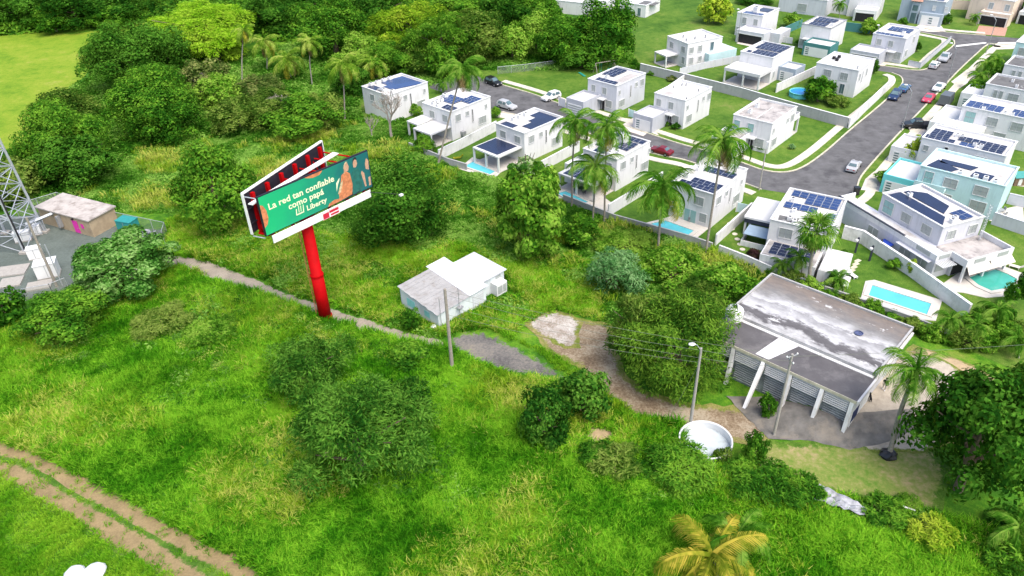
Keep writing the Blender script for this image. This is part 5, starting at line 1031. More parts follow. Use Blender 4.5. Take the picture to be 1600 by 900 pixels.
def dog():
    c = G(1358, 629, 1.4); z = hz(c.x, c.y)+.06; r = thing('dog', 'small black dog standing on the concrete apron near the warehouse wall', 'dog', (c.x, c.y, z), R(75))
    V = [(0, 0, .42), (.28, 0, .44), (.40, 0, .56), (.52, 0, .60), (.64, 0, .56), (-.25, 0, .43), (-.40, 0, .50), (-.52, 0, .62), (.26, .09, .30), (.25, .09, .16), (.27, .09, .02), (.26, -.09, .30), (.29, -.09, .16), (.27, -.09, .02), (-.24, .09, .30), (-.32, .09, .16), (-.28, .09, .02), (-.24, -.09, .30), (-.33, -.09, .16), (-.30, -.09, .02)]
    E_ = [(0, 1), (1, 2), (2, 3), (3, 4), (0, 5), (5, 6), (6, 7), (1, 8), (8, 9), (9, 10), (1, 11), (11, 12), (12, 13), (5, 14), (14, 15), (15, 16), (5, 17), (17, 18), (18, 19)]
    b = skin_body('body', V, E_, [.12, .14, .08, .085, .045, .11, .03, .02, .055, .03, .028, .055, .03, .028, .07, .03, .028, .07, .03, .028], 'black_cloth', r)
    for s in (-.05, .05): MB().prism([(.47, s-.025), (.53, s-.02), (.53, s+.02), (.47, s+.025)], .64, .74, [(.49, s-.004), (.5, s-.004), (.5, s+.004), (.49, s+.004)]).build('ear', 'black_cloth', b)
dog()

# ------------------------------------------------------------------ vegetation
def leaf_mesh(name, C, T, B, m, fold=None):
    """diamond leaves: centres C, half length vectors T, half width vectors B"""
    n = len(C); v = np.empty((n, 4, 3), np.float32); v[:, 0] = C-T; v[:, 1] = C+B; v[:, 2] = C+T; v[:, 3] = C-B
    me = bpy.data.meshes.new(name); me.vertices.add(4*n); me.vertices.foreach_set('co', v.ravel()); me.loops.add(4*n); me.loops.foreach_set('vertex_index', np.arange(4*n, dtype=np.int32))
    me.polygons.add(n); me.polygons.foreach_set('loop_start', np.arange(0, 4*n, 4, dtype=np.int32)); me.update(calc_edges=True)
    me.materials.append(MATS[m]); return me
def unit(v): return v/(np.linalg.norm(v, axis=1, keepdims=True)+1e-9)
def crown(seed, kind, n, ls=1.):
    """leaves filling clumps spread through a unit ball; returns C, T, B"""
    g = np.random.default_rng(seed)
    K = dict(broad=44, feather=40, bamboo=48, open=30)[kind]
    cen = unit(g.normal(size=(K, 3))); cen[:, 2] = np.where(cen[:, 2] < -.8, -cen[:, 2]*.6, cen[:, 2]); cen *= g.uniform(.56, .84, (K, 1)); rad = g.uniform(.18, .33, K)
    if kind == 'open': rad *= .85
    if kind == 'bamboo': rad *= .8
    cen = np.vstack([cen, [[0, 0, .05]]]); rad = np.append(rad, .62)
    pr = rad**2/np.sum(rad**2); k = g.choice(len(rad), n, p=pr); d = unit(g.normal(size=(n, 3)))
    d[:, 2] = np.where(d[:, 2] < -.55, -d[:, 2], d[:, 2])
    rr = rad[k]*(1-.40*g.random(n)**2); rr *= 1+.06*g.normal(size=n)
    C = cen[k]+d*rr[:, None]
    nrm = unit(d*1.2+unit(C)*.3+g.normal(size=(n, 3))*.45+np.array([0, 0, .15]))
    if kind == 'feather':
        t = unit(d*.6+g.normal(size=(n, 3))*.5+np.array([0, 0, -.55])); ln = ls*g.uniform(.028, .058, n); wd = ln*.24
    elif kind == 'bamboo':
        t = unit(d+g.normal(size=(n, 3))*.3+np.array([0, 0, -.7])); ln = ls*g.uniform(.028, .055, n); wd = ln*.26
    else:
        t = unit(g.normal(size=(n, 3))); ln = ls*g.uniform(.022, .044, n)*(1.3 if kind == 'open' else 1); wd = ln*g.uniform(.42, .62, n)
    b = unit(np.cross(nrm, t)); t = unit(np.cross(b, nrm)) if kind not in ('feather', 'bamboo') else t
    return C, t*ln[:, None], b*wd[:, None]
PROTO = {}
def crown_mesh(kind, m, seed, n, rx, dist=100.):
    """leaf size stays near real: bigger crowns get more and relatively smaller leaves"""
    t = (.16+.0011*dist)/.038/rx; ls = min((.45, .62, .85, 1.2, 1.7, 2.4), key=lambda q: abs(math.log(q/t)))
    n = int(max(900, min(52000, 16000/ls**1.8)))
    key = (kind, m, seed, ls)
    if key not in PROTO: PROTO[key] = leaf_mesh('crown', *crown(seed, kind, n, ls), m)
    return PROTO[key]
TR = {}
def trunk_mesh(seed, bark):
    if (seed, bark) not in TR:
        g = random.Random(seed); mb = MB(); mb.tube([(0, 0, -1.15), (.02, .01, -.6), (.0, .03, .0), (.03, 0, .45)], [.075, .055, .045, .02], 7)
        for k in range(7):
            a = g.uniform(0, 6.28); z = g.uniform(-.75, .1); L = g.uniform(.4, .75); mb.tube([(0, 0, z), (math.cos(a)*L*.5, math.sin(a)*L*.5, z+.22), (math.cos(a)*L, math.sin(a)*L, z+.5)], [.032, .022, .008], 5)
        me = mb.mesh('trunk'); me.materials.append(MATS[bark]); TR[(seed, bark)] = me
    return TR[(seed, bark)]
def tree(label, cx, cy, wpx, hpx, m, kind='broad', seed=1, n=9000, name='tree', zlift=1.0, bark='bark', group=None, cat='tree'):
    """crown seen at photo point cx,cy with that apparent size: gets its distance, radii and height"""
    zc = 3.0
    for _ in range(6):
        c = G(cx, cy, zc); s = pxm(c); rx = wpx/2/s; dep = math.atan2(CH-zc, math.hypot(c.x, c.y)); hh = hpx/2/s
        q = hh*hh-(rx*.9*math.sin(dep))**2; rz = math.sqrt(max(q, (.55*hh)**2))/math.cos(dep); rz = min(rz, rx*1.7); zc = rz*.84*zlift
    r = thing(name, label, cat, (c.x, c.y, 0), rnd.uniform(0, 6.28), group)
    o = link('crown', crown_mesh(kind, m, seed, n, rx, (Vector(c)-Vector((0, 0, CH))).length), None, r); o.scale = (rx, rx, rz); o.location = (0, 0, zc)
    t = link('trunk', trunk_mesh(seed, bark), None, r); t.scale = (rx, rx, zc/1.13); t.location = (0, 0, zc)
    return r
# --- forest edge and field trees, upper left
T = [('dark spreading tree at the far edge of the field', 22, 12, 130, 74, 'leaf_dark', 1), ('dark green tree behind the field edge beside the pale trunk', 112, 14, 120, 70, 'leaf_dark', 2), ('mid green tree at the far field edge', 82, 30, 70, 46, 'leaf_mid', 3), ('dark tree above the bright bamboo', 186, 8, 110, 60, 'leaf_dark', 4), ('leafy green tree at the far right end of the field', 172, 26, 70, 40, 'leaf_mid', 1), ('dark tree at the upper left corner', -40, 14, 120, 72, 'leaf_dark', 3),
     ('largest dark glossy tree at the field corner', 204, 92, 165, 120, 'leaf_dark', 2), ('dark tree shoulder touching the bamboo', 258, 84, 90, 76, 'leaf_dark', 1), ('round bright green tree below the dark glossy tree', 238, 160, 150, 118, 'leaf_mid', 3), ('green tree spilling down beside the meadow', 262, 190, 110, 80, 'leaf_mid', 2), ('olive green tree at the field margin', 106, 172, 110, 70, 'leaf_olive', 4), ('broad green tree at the lower field margin', 96, 216, 150, 120, 'leaf_mid', 1), ('dark tree behind the equipment shelter', 118, 250, 140, 90, 'leaf_dark', 3), ('olive tree at the left margin behind the tower', 14, 286, 110, 74, 'leaf_olive', 2), ('dark green tree left of the field margin', 44, 252, 90, 60, 'leaf_mid', 4),
     ('bright green bush tree below the thin palm', 340, 146, 80, 60, 'leaf_light', 2), ('olive scrub tree under the thin palm', 372, 180, 100, 66, 'leaf_olive', 3), ('tangled brown scrub tree beside the round green tree', 318, 122, 90, 60, 'leaf_rust', 1), ('olive scrub tree below the palm group', 428, 168, 110, 58, 'leaf_olive', 2), ('dark olive tree above the vine meadow', 470, 182, 130, 70, 'leaf_mid', 4), ('rusty scrub tree between the palms', 402, 138, 90, 46, 'leaf_rust', 3), ('olive tree left of the tall single palm', 504, 174, 80, 60, 'leaf_olive', 1),
     ('dark forest tree above the palm group', 430, 22, 120, 70, 'leaf_dark', 1), ('dense green forest tree in the middle of the wood', 520, 46, 140, 100, 'leaf_mid', 2), ('dark tree at the top of the wood', 480, 8, 130, 60, 'leaf_dark', 4), ('dark forest tree left of the tall bamboo', 590, 14, 110, 70, 'leaf_dark', 3), ('light green tree behind the right palms', 560, 84, 90, 60, 'leaf_light', 4), ('green forest tree behind the solar house', 606, 96, 90, 60, 'leaf_mid', 1), ('olive forest tree right of the tall bamboo', 740, 62, 110, 90, 'leaf_olive', 2), ('dark forest tree above the playground', 782, 30, 110, 80, 'leaf_dark', 1), ('green forest tree at the top of the wood', 716, 12, 110, 60, 'leaf_mid', 3), ('light green shrub tree beside the playground meadow', 800, 70, 70, 60, 'leaf_light', 3),
     ('olive forest tree above the bare scrub', 640, 92, 90, 56, 'leaf_olive', 4), ('green roadside tree near the white pole', 690, 98, 60, 60, 'leaf_mid', 2), ('dark tree between palms and solar house', 548, 128, 70, 50, 'leaf_dark', 2), ('dark forest tree at the top above the playground', 828, 16, 90, 56, 'leaf_mid', 4)]
for k, (l, cx, cy, wp, hp, m, sd) in enumerate(T): tree(l, cx, cy, wp, hp, m, 'broad', sd, 7000)
B = [('bright yellow-green bamboo clump beside the field', 312, 44, 200, 96, 'leaf_bamboo', 5), ('lower bright bamboo tuft beside the dark trees', 336, 72, 110, 70, 'leaf_bamboo', 6), ('tall green bamboo clump in the middle of the wood', 640, 44, 160, 100, 'leaf_yellow', 5), ('arching green bamboo above the solar house', 690, 66, 130, 100, 'leaf_light', 6)]
for l, cx, cy, wp, hp, m, sd in B: tree(l, cx, cy, wp, hp, m, 'bamboo', sd, 14000, 'bamboo', cat='bamboo')
for l, cx, cy, wp, hp, m, sd in [('big dense tree beside the playground', 944, 52, 120, 106, 'leaf_mid', 1), ('dark tree left of the big dense tree by the playground', 880, 66, 100, 84, 'leaf_mid', 2), ('low dark tree behind the swing frame', 908, 88, 80, 44, 'leaf_dark', 3), ('green tree behind the playground meadow', 838, 52, 90, 70, 'leaf_light', 4)]: tree(l, cx, cy, wp, hp, m, 'broad', sd, 12000)
tree('yellow-green round tree on the far lawn', 1119, 16, 58, 46, 'leaf_yellow', 'broad', 2, 7000)
for l, cx, cy, wp, hp, m in [('green tree in front of the grey dark-roofed building', 1238, 32, 30, 24, 'leaf_light'), ('green shrub above the teal wall', 1362, 42, 36, 26, 'leaf_light'), ('leafy tree in the shrub garden beside the round blue pool', 1281, 140, 52, 46, 'leaf_mid'), ('small round tree beside the plain white-roofed house', 1366, 104, 18, 26, 'leaf_dark'), ('dark tree behind the cream house', 1570, 8, 60, 26, 'leaf_dark'), ('dark tree at the top right corner', 1610, 8, 70, 30, 'leaf_dark'), ('dark tree right of the blue-grey house', 1480, 30, 16, 18, 'leaf_dark'), ('dark shrub behind the yellow-green tree', 1180, 2, 60, 16, 'leaf_dark'), ('green tree behind the street palms', 1572, 118, 46, 40, 'leaf_mid'), ('green street tree beside the dark-roofed house', 1524, 140, 40, 34, 'leaf_mid')]: tree(l, cx, cy, wp, hp, m, 'broad', 3, 5000)
# --- meadow trees
tree('round tree to the left of the billboard', 334, 300, 140, 146, 'leaf_mid', 'broad', 4, 16000); tree('large dark dome-shaped tree behind the billboard', 618, 316, 186, 150, 'leaf_dark', 'broad', 7, 22000)
tree('bushy tree with pale leaf tips in front of the narrow pool', 828, 330, 140, 172, 'leaf_light', 'open', 8, 20000); tree('pale flowering tip of the tree above the narrow pool', 822, 264, 60, 40, 'leaf_pale', 'open', 3, 3000, zlift=4.2)
tree('bluish green bush in the overgrown meadow', 962, 428, 104, 84, 'leaf_blue', 'feather', 9, 10000, 'bush', cat='bush')
for l, cx, cy, wp, hp, m, k in [('yellow-green bush above the large weeping tree', 1050, 420, 110, 70, 'leaf_light', 'broad'), ('green bush left of the warehouse roof', 1130, 440, 110, 74, 'leaf_light', 'broad'), ('olive bush behind the large weeping tree', 1090, 462, 120, 70, 'leaf_olive', 'feather'), ('pale green bush below the coconut palms', 975, 380, 90, 50, 'leaf_light', 'feather'), ('leafy bush between the palms and the pool wall', 905, 360, 70, 54, 'leaf_light', 'broad')]: tree(l, cx, cy, wp, hp, m, k, 4, 8000, 'bush', cat='bush')
tree('large weeping fine-leaved tree in front of the warehouse', 1062, 537, 204, 176, 'leaf_weep', 'feather', 10, 30000); tree('weeping side tree at the left of the large weeping tree', 1000, 520, 120, 130, 'leaf_olive', 'feather', 11, 14000)
tree('large feathery tree in the foreground meadow', 556, 676, 250, 200, 'leaf_deep', 'feather', 12, 30000, zlift=1.25); tree('darker feathery tree above the large one in the foreground', 478, 572, 140, 110, 'leaf_deep', 'feather', 13, 14000, zlift=1.2); tree('feathery tree merging at the right of the foreground thicket', 625, 650, 120, 110, 'leaf_deep', 'feather', 14, 12000)
tree('round bush with upright shoots beside the old asphalt yard', 850, 650, 96, 110, 'leaf_deep', 'broad', 5, 12000, 'bush', cat='bush'); tree('darker bush at the edge of the bare soil', 912, 620, 90, 90, 'leaf_deep', 'broad', 6, 10000, 'bush', cat='bush')
tree('low green bush below the shed pole', 640, 555, 70, 46, 'leaf_mid', 'broad', 3, 5000, 'bush', cat='bush'); tree('dark bush against the shed wall', 642, 500, 36, 40, 'leaf_mid', 'broad', 2, 3500, 'bush', cat='bush')
tree('large dense dark green tree at the right edge', 1532, 686, 216, 250, 'leaf_dark', 'broad', 15, 30000); tree('dark green tree beyond the right edge of the lawn', 1612, 640, 140, 180, 'leaf_dark', 'broad', 16, 14000)
tree('vine bush climbing in the open bay of the warehouse front', 1200, 634, 30, 66, 'leaf_mid', 'broad', 6, 4000, 'bush', cat='bush'); tree('vine covered pillar bush beside the round white pool', 1180, 700, 46, 84, 'leaf_mid', 'broad', 5, 6000, 'bush', cat='bush')
tree('large-leaved pale tree over the tower yard', 196, 412, 176, 120, 'leaf_big', 'open', 17, 9000, bark='grey_bark'); tree('vine mound below the tower yard', 96, 494, 140, 96, 'leaf_mid', 'broad', 6, 14000, 'bush', cat='bush'); tree('vine mound in front of the concrete slabs', 130, 462, 70, 44, 'leaf_light', 'broad', 4, 5000, 'bush', cat='bush'); tree('vine mound left of the tower yard', 0, 480, 80, 70, 'leaf_mid', 'broad', 5, 7000, 'bush', cat='bush')
for l, cx, cy, wp, hp, m in [('olive bush along the meadow below the vine tree', 250, 500, 100, 50, 'leaf_olive'), ('yellowish bush tuft in the foreground meadow', 330, 520, 90, 44, 'leaf_light'), ('dry bush at the foot of the round white pool', 1130, 712, 36, 30, 'leaf_olive'), ('rounded bush at the hedge end', 960, 716, 90, 50, 'leaf_olive'), ('hedge bush below the round white pool', 1060, 730, 120, 54, 'leaf_mid'), ('hedge bush beside the dry lawn', 1190, 756, 120, 54, 'leaf_mid'), ('hedge bush at the grey sheet', 1388, 800, 80, 44, 'leaf_mid'), ('light bush at the foot of the dark tree', 1420, 786, 40, 30, 'leaf_light'), ('pale straw-coloured bush below the dark tree', 1462, 836, 80, 60, 'leaf_yellow'), ('bright green bush in the lower right corner', 1570, 870, 90, 66, 'leaf_light'), ('dark bush hedge at the bare patch', 935, 714, 70, 44, 'leaf_mid'), ('low mound bush in front of the hedge', 1250, 770, 90, 48, 'leaf_mid')]: tree(l, cx, cy, wp, hp, m, 'feather', 6, 5000, 'bush', cat='bush')
# --- garden shrubs
for l, cx, cy, wp, hp, m in [('round green bush beside the small blue pool', 661, 226, 36, 32, 'leaf_mid'), ('banana-leaved shrub beside the bare-tree house', 648, 172, 22, 20, 'leaf_light'), ('shrub beside the silver suv', 774, 176, 18, 18, 'leaf_mid'), ('reddish shrub by the long grey wall', 1050, 122, 20, 10, 'leaf_rust'), ('small green shrub by the long grey wall', 1017, 114, 14, 8, 'leaf_mid'), ('dark shrub by the closed garage house door', 1056, 197, 16, 12, 'leaf_dark'), ('small dark shrub beside the garage house path', 1042, 194, 8, 8, 'leaf_dark'), ('dark hedge in front of the weathered-roof house', 1188, 226, 34, 18, 'leaf_dark'), ('maroon shrub below the awning patio', 1175, 400, 30, 24, 'leaf_maroon'), ('dark round shrub beside the pool lawn wing', 1318, 402, 22, 24, 'leaf_dark'), ('spiky shrub beside the broad white wall', 1398, 412, 26, 20, 'leaf_mid'), ('yellow-green shrub at the broad white wall', 1426, 418, 20, 28, 'leaf_yellow'), ('palm-like dark bush at the green pool lawn', 1590, 455, 40, 60, 'leaf_mid'), ('shrubs in front of the cyan garage', 1385, 278, 36, 24, 'leaf_light'), ('yellow-green tall shrub by the cyan house', 1428, 238, 32, 44, 'leaf_yellow'), ('yellow-green shrub at the many-panelled house', 1433, 222, 26, 22, 'leaf_yellow'), ('low shrub in the corner garden', 1434, 74, 12, 16, 'leaf_dark'), ('shrub along the shrub garden wall', 1310, 158, 40, 20, 'leaf_olive'), ('small bush at the teal garage', 1252, 66, 18, 12, 'leaf_mid'), ('dark bush beside the blue-grey house door', 1412, 34, 16, 14, 'leaf_dark'), ('white-flowering shrub behind the warehouse', 1302, 440, 30, 36, 'leaf_pale'), ('agave-like grey shrub on the street lawn', 1238, 229, 12, 10, 'leaf_blue'), ('dark shrub by the playground lawn corner', 992, 102, 22, 20, 'leaf_mid')]: tree(l, cx, cy, wp, hp, m, 'broad', 4, 2500, 'shrub', cat='shrub')
HPX = [(1215, 424), (1240, 436), (1268, 448), (1300, 458), (1330, 470), (1362, 482), (1394, 494), (1424, 506), (1454, 518), (1484, 528), (1512, 530), (1540, 530), (1570, 520), (1598, 520), (1530, 500), (1560, 490)]
for k, (px, py) in enumerate(HPX): tree(('deep green', 'olive green', 'light green')[k % 3]+(' bush in the hedge behind the warehouse' if k < 10 else ' bush among the feathery palms beyond the sandy strip'), px, py, 40 if k < 10 else 52, 24+6*(k % 3) if k < 10 else 40, ('leaf_mid', 'leaf_olive', 'leaf_light')[k % 3], 'broad', 3+k % 3, 2600, 'hedge_bush', group=('deep green', 'olive', 'light green')[k % 3]+(' hedge bushes' if k < 10 else ' bushes among the palms'), cat='bush')
# --- bare tree
def bare_tree(label, px, py, H, seed, spread=.55, m='grey_bark', depth=6):
    b = G(px, py); r = thing('bare_tree', label, 'tree', (b.x, b.y, 0)); g = random.Random(seed); mb = MB(); tw = MB()
    def grow(p, d, L, rad, k):
        e = p+d*L; (mb if k > 3 else tw).tube([p, p.lerp(e, .5)+Vector((g.uniform(-.1, .1), g.uniform(-.1, .1), 0))*L*.5, e], [rad, rad*.85, rad*.7], 5 if k > 2 else 3, cap=False)
        if k == 0: return
        for _ in range(3 if k > 1 else 2):
            nd = (d+Vector((g.uniform(-1, 1), g.uniform(-1, 1), g.uniform(-.3, .75)))*spread*1.15).normalized(); grow(e, nd, L*g.uniform(.62, .82), rad*.62, k-1)
    grow(Vector((0, 0, -.1)), Vector((0, 0, 1)), H*.27, H*.028, depth); mb.build('trunk', m, r); tw.build('twigs', m, r)
bare_tree('bare grey leafless tree in front of the white houses', 612, 216, 11.5, 3, .62); bare_tree('leafless scrub tree at the forest edge behind the solar house', 632, 112, 7.5, 5, .7, depth=5); bare_tree('tangled leafless tree beside the round green tree', 322, 150, 8, 7, .8, depth=5); bare_tree('leafless twiggy tree below the palm group', 436, 196, 8, 9, .7, depth=5); bare_tree('twiggy grey tree at the left of the bare tree', 582, 218, 6, 11, .7, depth=5)
# --- palms: every frond a part
def frond_mesh(name, L, droop, m, n=22, lw=.055, ll=.9, seed=0, vee=.5):
    g = random.Random(seed); mb = MB(); pts = []
    for k in range(11): t = k/10; a = .55-droop*t*1.2; pts.append((k, t))
    P = [Vector((0, 0, 0))]; ang = .5
    for k in range(10): ang -= droop/10*(1+.8*k/10); P.append(P[-1]+Vector((math.cos(ang), 0, math.sin(ang)))*L/10)
    mb.tube(P, [.05*(1-.085*k) for k in range(11)], 4, cap=False)
    for i in range(n):
        t = .12+.88*i/(n-1); f = t*10; k = min(9, int(f)); p = P[k].lerp(P[k+1], f-k); d = (P[k+1]-P[k]).normalized(); l = ll*(math.sin(math.pi*min(1, t*.86+.10))**.6)*g.uniform(.85, 1.1)
        for s in (-1, 1):
            out = (Vector((0, s, 0))*.85+d*.55+Vector((0, 0, -vee*(.5+.6*t)+g.uniform(-.12, .12)))).normalized(); w = d*lw*g.uniform(.8, 1.2)
            mid = p+out*l*.55+Vector((0, 0, .03)); tip = p+out*l+Vector((0, 0, -.28*l)); mb.v += [tuple(p-w), tuple(p+w), tuple(mid+w), tuple(mid-w), tuple(tip)]; j = len(mb.v)-5; mb.f += [(j, j+1, j+2, j+3), (j+3, j+2, j+4)]
    me = bpy.data.meshes.new(name); me.from_pydata(mb.v, [], mb.f); me.materials.append(MATS[m]); return me
FR = {}
def fr(m, droop, seed, L=1.0, ll=.26, n=20):
    k = (m, droop, seed, ll, n)
    if k not in FR: FR[k] = frond_mesh('frond', 1.0, droop, m, 26, .012, .29, seed, .6)
    return FR[k]
def fan_mesh(m, seed):
    k = ('fan', m, seed)
    if k not in FR:
        mb = MB(); mb.tube([(0, 0, 0), (.5, 0, .05)], .014, 4); g = random.Random(seed)
        for i in range(18):
            a = R(-120+240*i/17); d = Vector((math.cos(a), math.sin(a), .10)); s = Vector((-math.sin(a), math.cos(a), 0))*.028; c = Vector((.5, 0, .05)); l_ = .5*g.uniform(.85, 1.15)*(.75+.25*math.cos(a))
            q = c+d*l_*.6; t = c+d*l_+Vector((0, 0, -.18*g.uniform(.6, 1.6))); mb.v += [tuple(c), tuple(q-s), tuple(t), tuple(q+s)]; j = len(mb.v)-4; mb.f.append((j, j+1, j+2, j+3))
        me = bpy.data.meshes.new('frond'); me.from_pydata(mb.v, [], mb.f); me.materials.append(MATS[m]); FR[k] = me
    return FR[k]
def palm(label, base, head, L, n=22, seed=1, m='palm_green', old='palm_yellow', dead=3, tr=.16, kind='coco', h=None, group=None, name='palm_tree', bark='palm_bark'):
    """base and head are photo points of the foot and of the crown's heart; head height follows from both"""
    b = G(*base); b.z = hz(b.x, b.y); best = None
    for k in range(2, 500):
        z = k*.05; q = G(head[0], head[1], z); e = (q.xy-b.xy).length + .02*z
        if best is None or e < best[0]: best = (e, z, q)
    q = best[2] if h is None else G(head[0], head[1], h); top = q-b
    r = thing(name, label, 'palm', b, 0, group); g = random.Random(seed)
    mid = top*.5+Vector((g.uniform(-.25, .25), g.uniform(-.25, .25), 0)); pts = [Vector((0, 0, -.1)), top*.12+Vector((0, 0, 0)), mid, top]
    S = [Vector(p) for p in smooth3(pts)]; t_ = MB().tube(S, [tr*1.45 if k == 0 else tr*(1.1-.35*k/len(S)) for k in range(len(S))], 9).build('trunk', bark, r, True)
    for i in range(n):
        a = i*2.39996+g.uniform(-.2, .2); u = i/(n-1); el = 62-105*u+g.uniform(-8, 8); lim = n-dead
        if kind == 'fan': me = fan_mesh('palm_brown' if i >= lim else old if u > .7 else m, i % 3)
        else: me = fr('palm_brown' if i >= lim and dead > 2 else old if u > .72 else m, (1.15, 1.5, 1.8)[i % 3], i % 3)
        o = link('frond', me, None, r); o.location = top+Vector((0, 0, -.1*u)); o.rotation_euler = (0, -R(el-18 if kind != 'fan' else (72-118*u/.66 if u < .66 else -66-16*g.random())+g.uniform(-14, 14)), a); s = L*(1.22 if kind == 'coco' else 1)*g.uniform(.86, 1.08)*(.75+.35*math.sin(math.pi*min(1, u*.9+.15))); o.scale = (s, s, s)
    if kind == 'coco':
        for i in range(5): a = i*1.26; o = MB().lathe([(0, -.16), (.11, -.1), (.14, 0), (.1, .11), (0, .15)], n=8).build('coconut', 'leaf_yellow', r, True); o.location = top+Vector((math.cos(a)*.26, math.sin(a)*.26, -.35))
    if kind == 'royal': MB().tube([top*.80, top*.97, top*1.02], [tr*1.15, tr*.95, tr*.5], 10).build('crownshaft', 'palm_brown', r, True)
    return r
def smooth3(pts):
    return [Vector(p) for p in _cat(pts)]
def _cat(P, k=5):
    out = []
    for i in range(len(P)-1):
        a, b, c, d = P[max(i-1, 0)], P[i], P[i+1], P[min(i+2, len(P)-1)]
        for j in range(k): t = j/k; out.append(.5*((2*b)+(c-a)*t+(2*a-5*b+4*c-d)*t*t+(3*b-a-3*c+d)*t**3))
    out.append(P[-1]); return out
palm('thin tall palm with few fronds beside the bamboo', (378, 132), (380, 48), 3.2, 14, 1, h=None, m='palm_lime'); palm('coconut palm behind the scrub left of the palm group', (418, 112), (412, 66), 4.2, 18, 2, m='palm_lime'); palm('drooping coconut palm low in the palm group', (456, 126), (449, 92), 4.6, 20, 3, m='palm_lime'); palm('tall thin coconut palm in the palm group', (488, 137), (483, 66), 3.8, 16, 4, m='palm_lime'); palm('tall coconut palm with long pale trunk at the meadow edge', (539, 192), (535, 102), 4.2, 18, 5, m='palm_lime'); palm('coconut palm in front of the blue solar roof', (584, 128), (583, 98), 4.4, 20, 6, m='palm_lime')
palm('leaning tall coconut palm beside the garden wall of the bare-tree house', (684, 258), (722, 108), 4.4, 20, 7, tr=.18, dead=5); palm('slender coconut palm left of the water tank house', (893, 325), (899, 190), 4.0, 18, 8, dead=4); palm('coconut palm rising over the round roof tank', (944, 350), (948, 198), 4.2, 20, 9); palm('full green coconut palm in front of the water tank house', (926, 352), (930, 262), 4.4, 22, 10); palm('wide coconut palm shading the turquoise pool', (1028, 390), (1036, 292), 5.0, 24, 11, tr=.2); palm('tallest leaning coconut palm beside the stepping stone lawn', (1102, 398), (1130, 220), 4.4, 20, 12, dead=5, tr=.19)
palm('shaggy fan palm with brown skirt in front of the turning circle house', (1262, 452), (1276, 362), 3.2, 50, 13, dead=17, kind='fan', tr=.26); palm('royal palm with grey trunk at the edge of the dry lawn', (1388, 712), (1432, 578), 4.2, 17, 14, dead=1, kind='royal', tr=.26, old='palm_green'); palm('yellow-fronded coconut palm sprouting at the bottom of the meadow', (1120, 905), (1112, 868), 4.6, 16, 15, m='palm_yellow', dead=1)
palm('green palm beside the yellow-fronded palm', (1150, 880), (1152, 838), 3.4, 14, 16, dead=1, old='palm_green')
for k, (b, h, L, l) in enumerate([((1252, 440), (1250, 402), 2.6, 'small feathery palm below the turning circle house'), ((1228, 436), (1222, 412), 2.2, 'small feathery palm in the hedge corner'), ((1318, 462), (1310, 436), 2.4, 'small palm beside the white garden stones'), ((1485, 532), (1486, 498), 2.6, 'small palm at the end of the warehouse hedge'), ((1528, 540), (1526, 508), 2.6, 'feathery palm behind the sandy strip'), ((1565, 520), (1560, 484), 2.8, 'feathery palm near the green pool lawn'), ((1592, 560), (1590, 528), 2.6, 'feathery palm at the far right of the hedge'), ((1545, 122), (1544, 98), 3.2, 'street palm in front of the dark twin-window house'), ((1532, 142), (1530, 118), 3.0, 'street palm beside the white sedan'), ((1556, 116), (1558, 92), 3.0, 'street palm nearest the junction'), ((1134, 250), (1136, 224), 2.6, 'palm in front of the weathered-roof house'), ((1312, 30), (1313, 6), 3.0, 'tall palm in front of the tall white house'), ((1340, 24), (1342, 2), 3.0, 'palm beside the deep carport house'), ((1526, 40), (1524, 26), 2.2, 'small palm in front of the cream house'), ((692, 146), (690, 130), 2.4, 'small palm between the two bare-tree houses'), ((1590, 870), (1592, 824), 3.2, 'palm behind the bright bush at the lower right')]): palm(l, b, h, L, 14, 20+k, dead=1, kind='areca', tr=.09, old='palm_green')
tree('dark green bush behind the lower right palm', 1588, 818, 80, 40, 'leaf_dark', 'broad', 4, 5000, 'bush', cat='bush')
# --- grass and undergrowth: scattered tufts
def tuft(seed, n, h, spread, wdt, m, lean=.45):
    g = np.random.default_rng(seed); v = []; f = []
    for _ in range(n):
        a = g.uniform(0, 6.283); r_ = spread*g.random()**.5; b = np.array([math.cos(a)*r_, math.sin(a)*r_, 0]); a2 = a+g.normal()*.8; L = h*g.uniform(.55, 1.1); ln = lean*g.uniform(.2, 1.2)
        d = np.array([math.cos(a2), math.sin(a2), 0]); s = np.array([-math.sin(a2), math.cos(a2), 0])*wdt*g.uniform(.7, 1.3); m1 = b+d*L*ln*.35+np.array([0, 0, L*.62]); t = b+d*L*ln*1.15+np.array([0, 0, L*(1-.35*ln)])
        i = len(v); v += [b-s, b+s, m1+s*.8, m1-s*.8, t]; f += [(i, i+1, i+2, i+3), (i+3, i+2, i+4)]
    me = bpy.data.meshes.new('tuft'); me.from_pydata([tuple(q) for q in v], [], f); me.materials.append(MATS[m]); return bpy.data.objects.new('tuft', me)
def leafy(seed, n, r_, m, l=.13):
    g = np.random.default_rng(seed); d = unit(g.normal(size=(n, 3))); d[:, 2] = np.abs(d[:, 2]); C = d*r_*(.5+.5*g.random((n, 1))**.5)*np.array([1, 1, .75]); nm = unit(d+g.normal(size=(n, 3))*.5+np.array([0, 0, .6])); t = unit(np.cross(nm, g.normal(size=(n, 3)))); b = np.cross(nm, t); ln = g.uniform(.6, 1.3, (n, 1))*l
    return bpy.data.objects.new('sprig', leaf_mesh('sprig', C, t*ln, b*ln*.5, m))
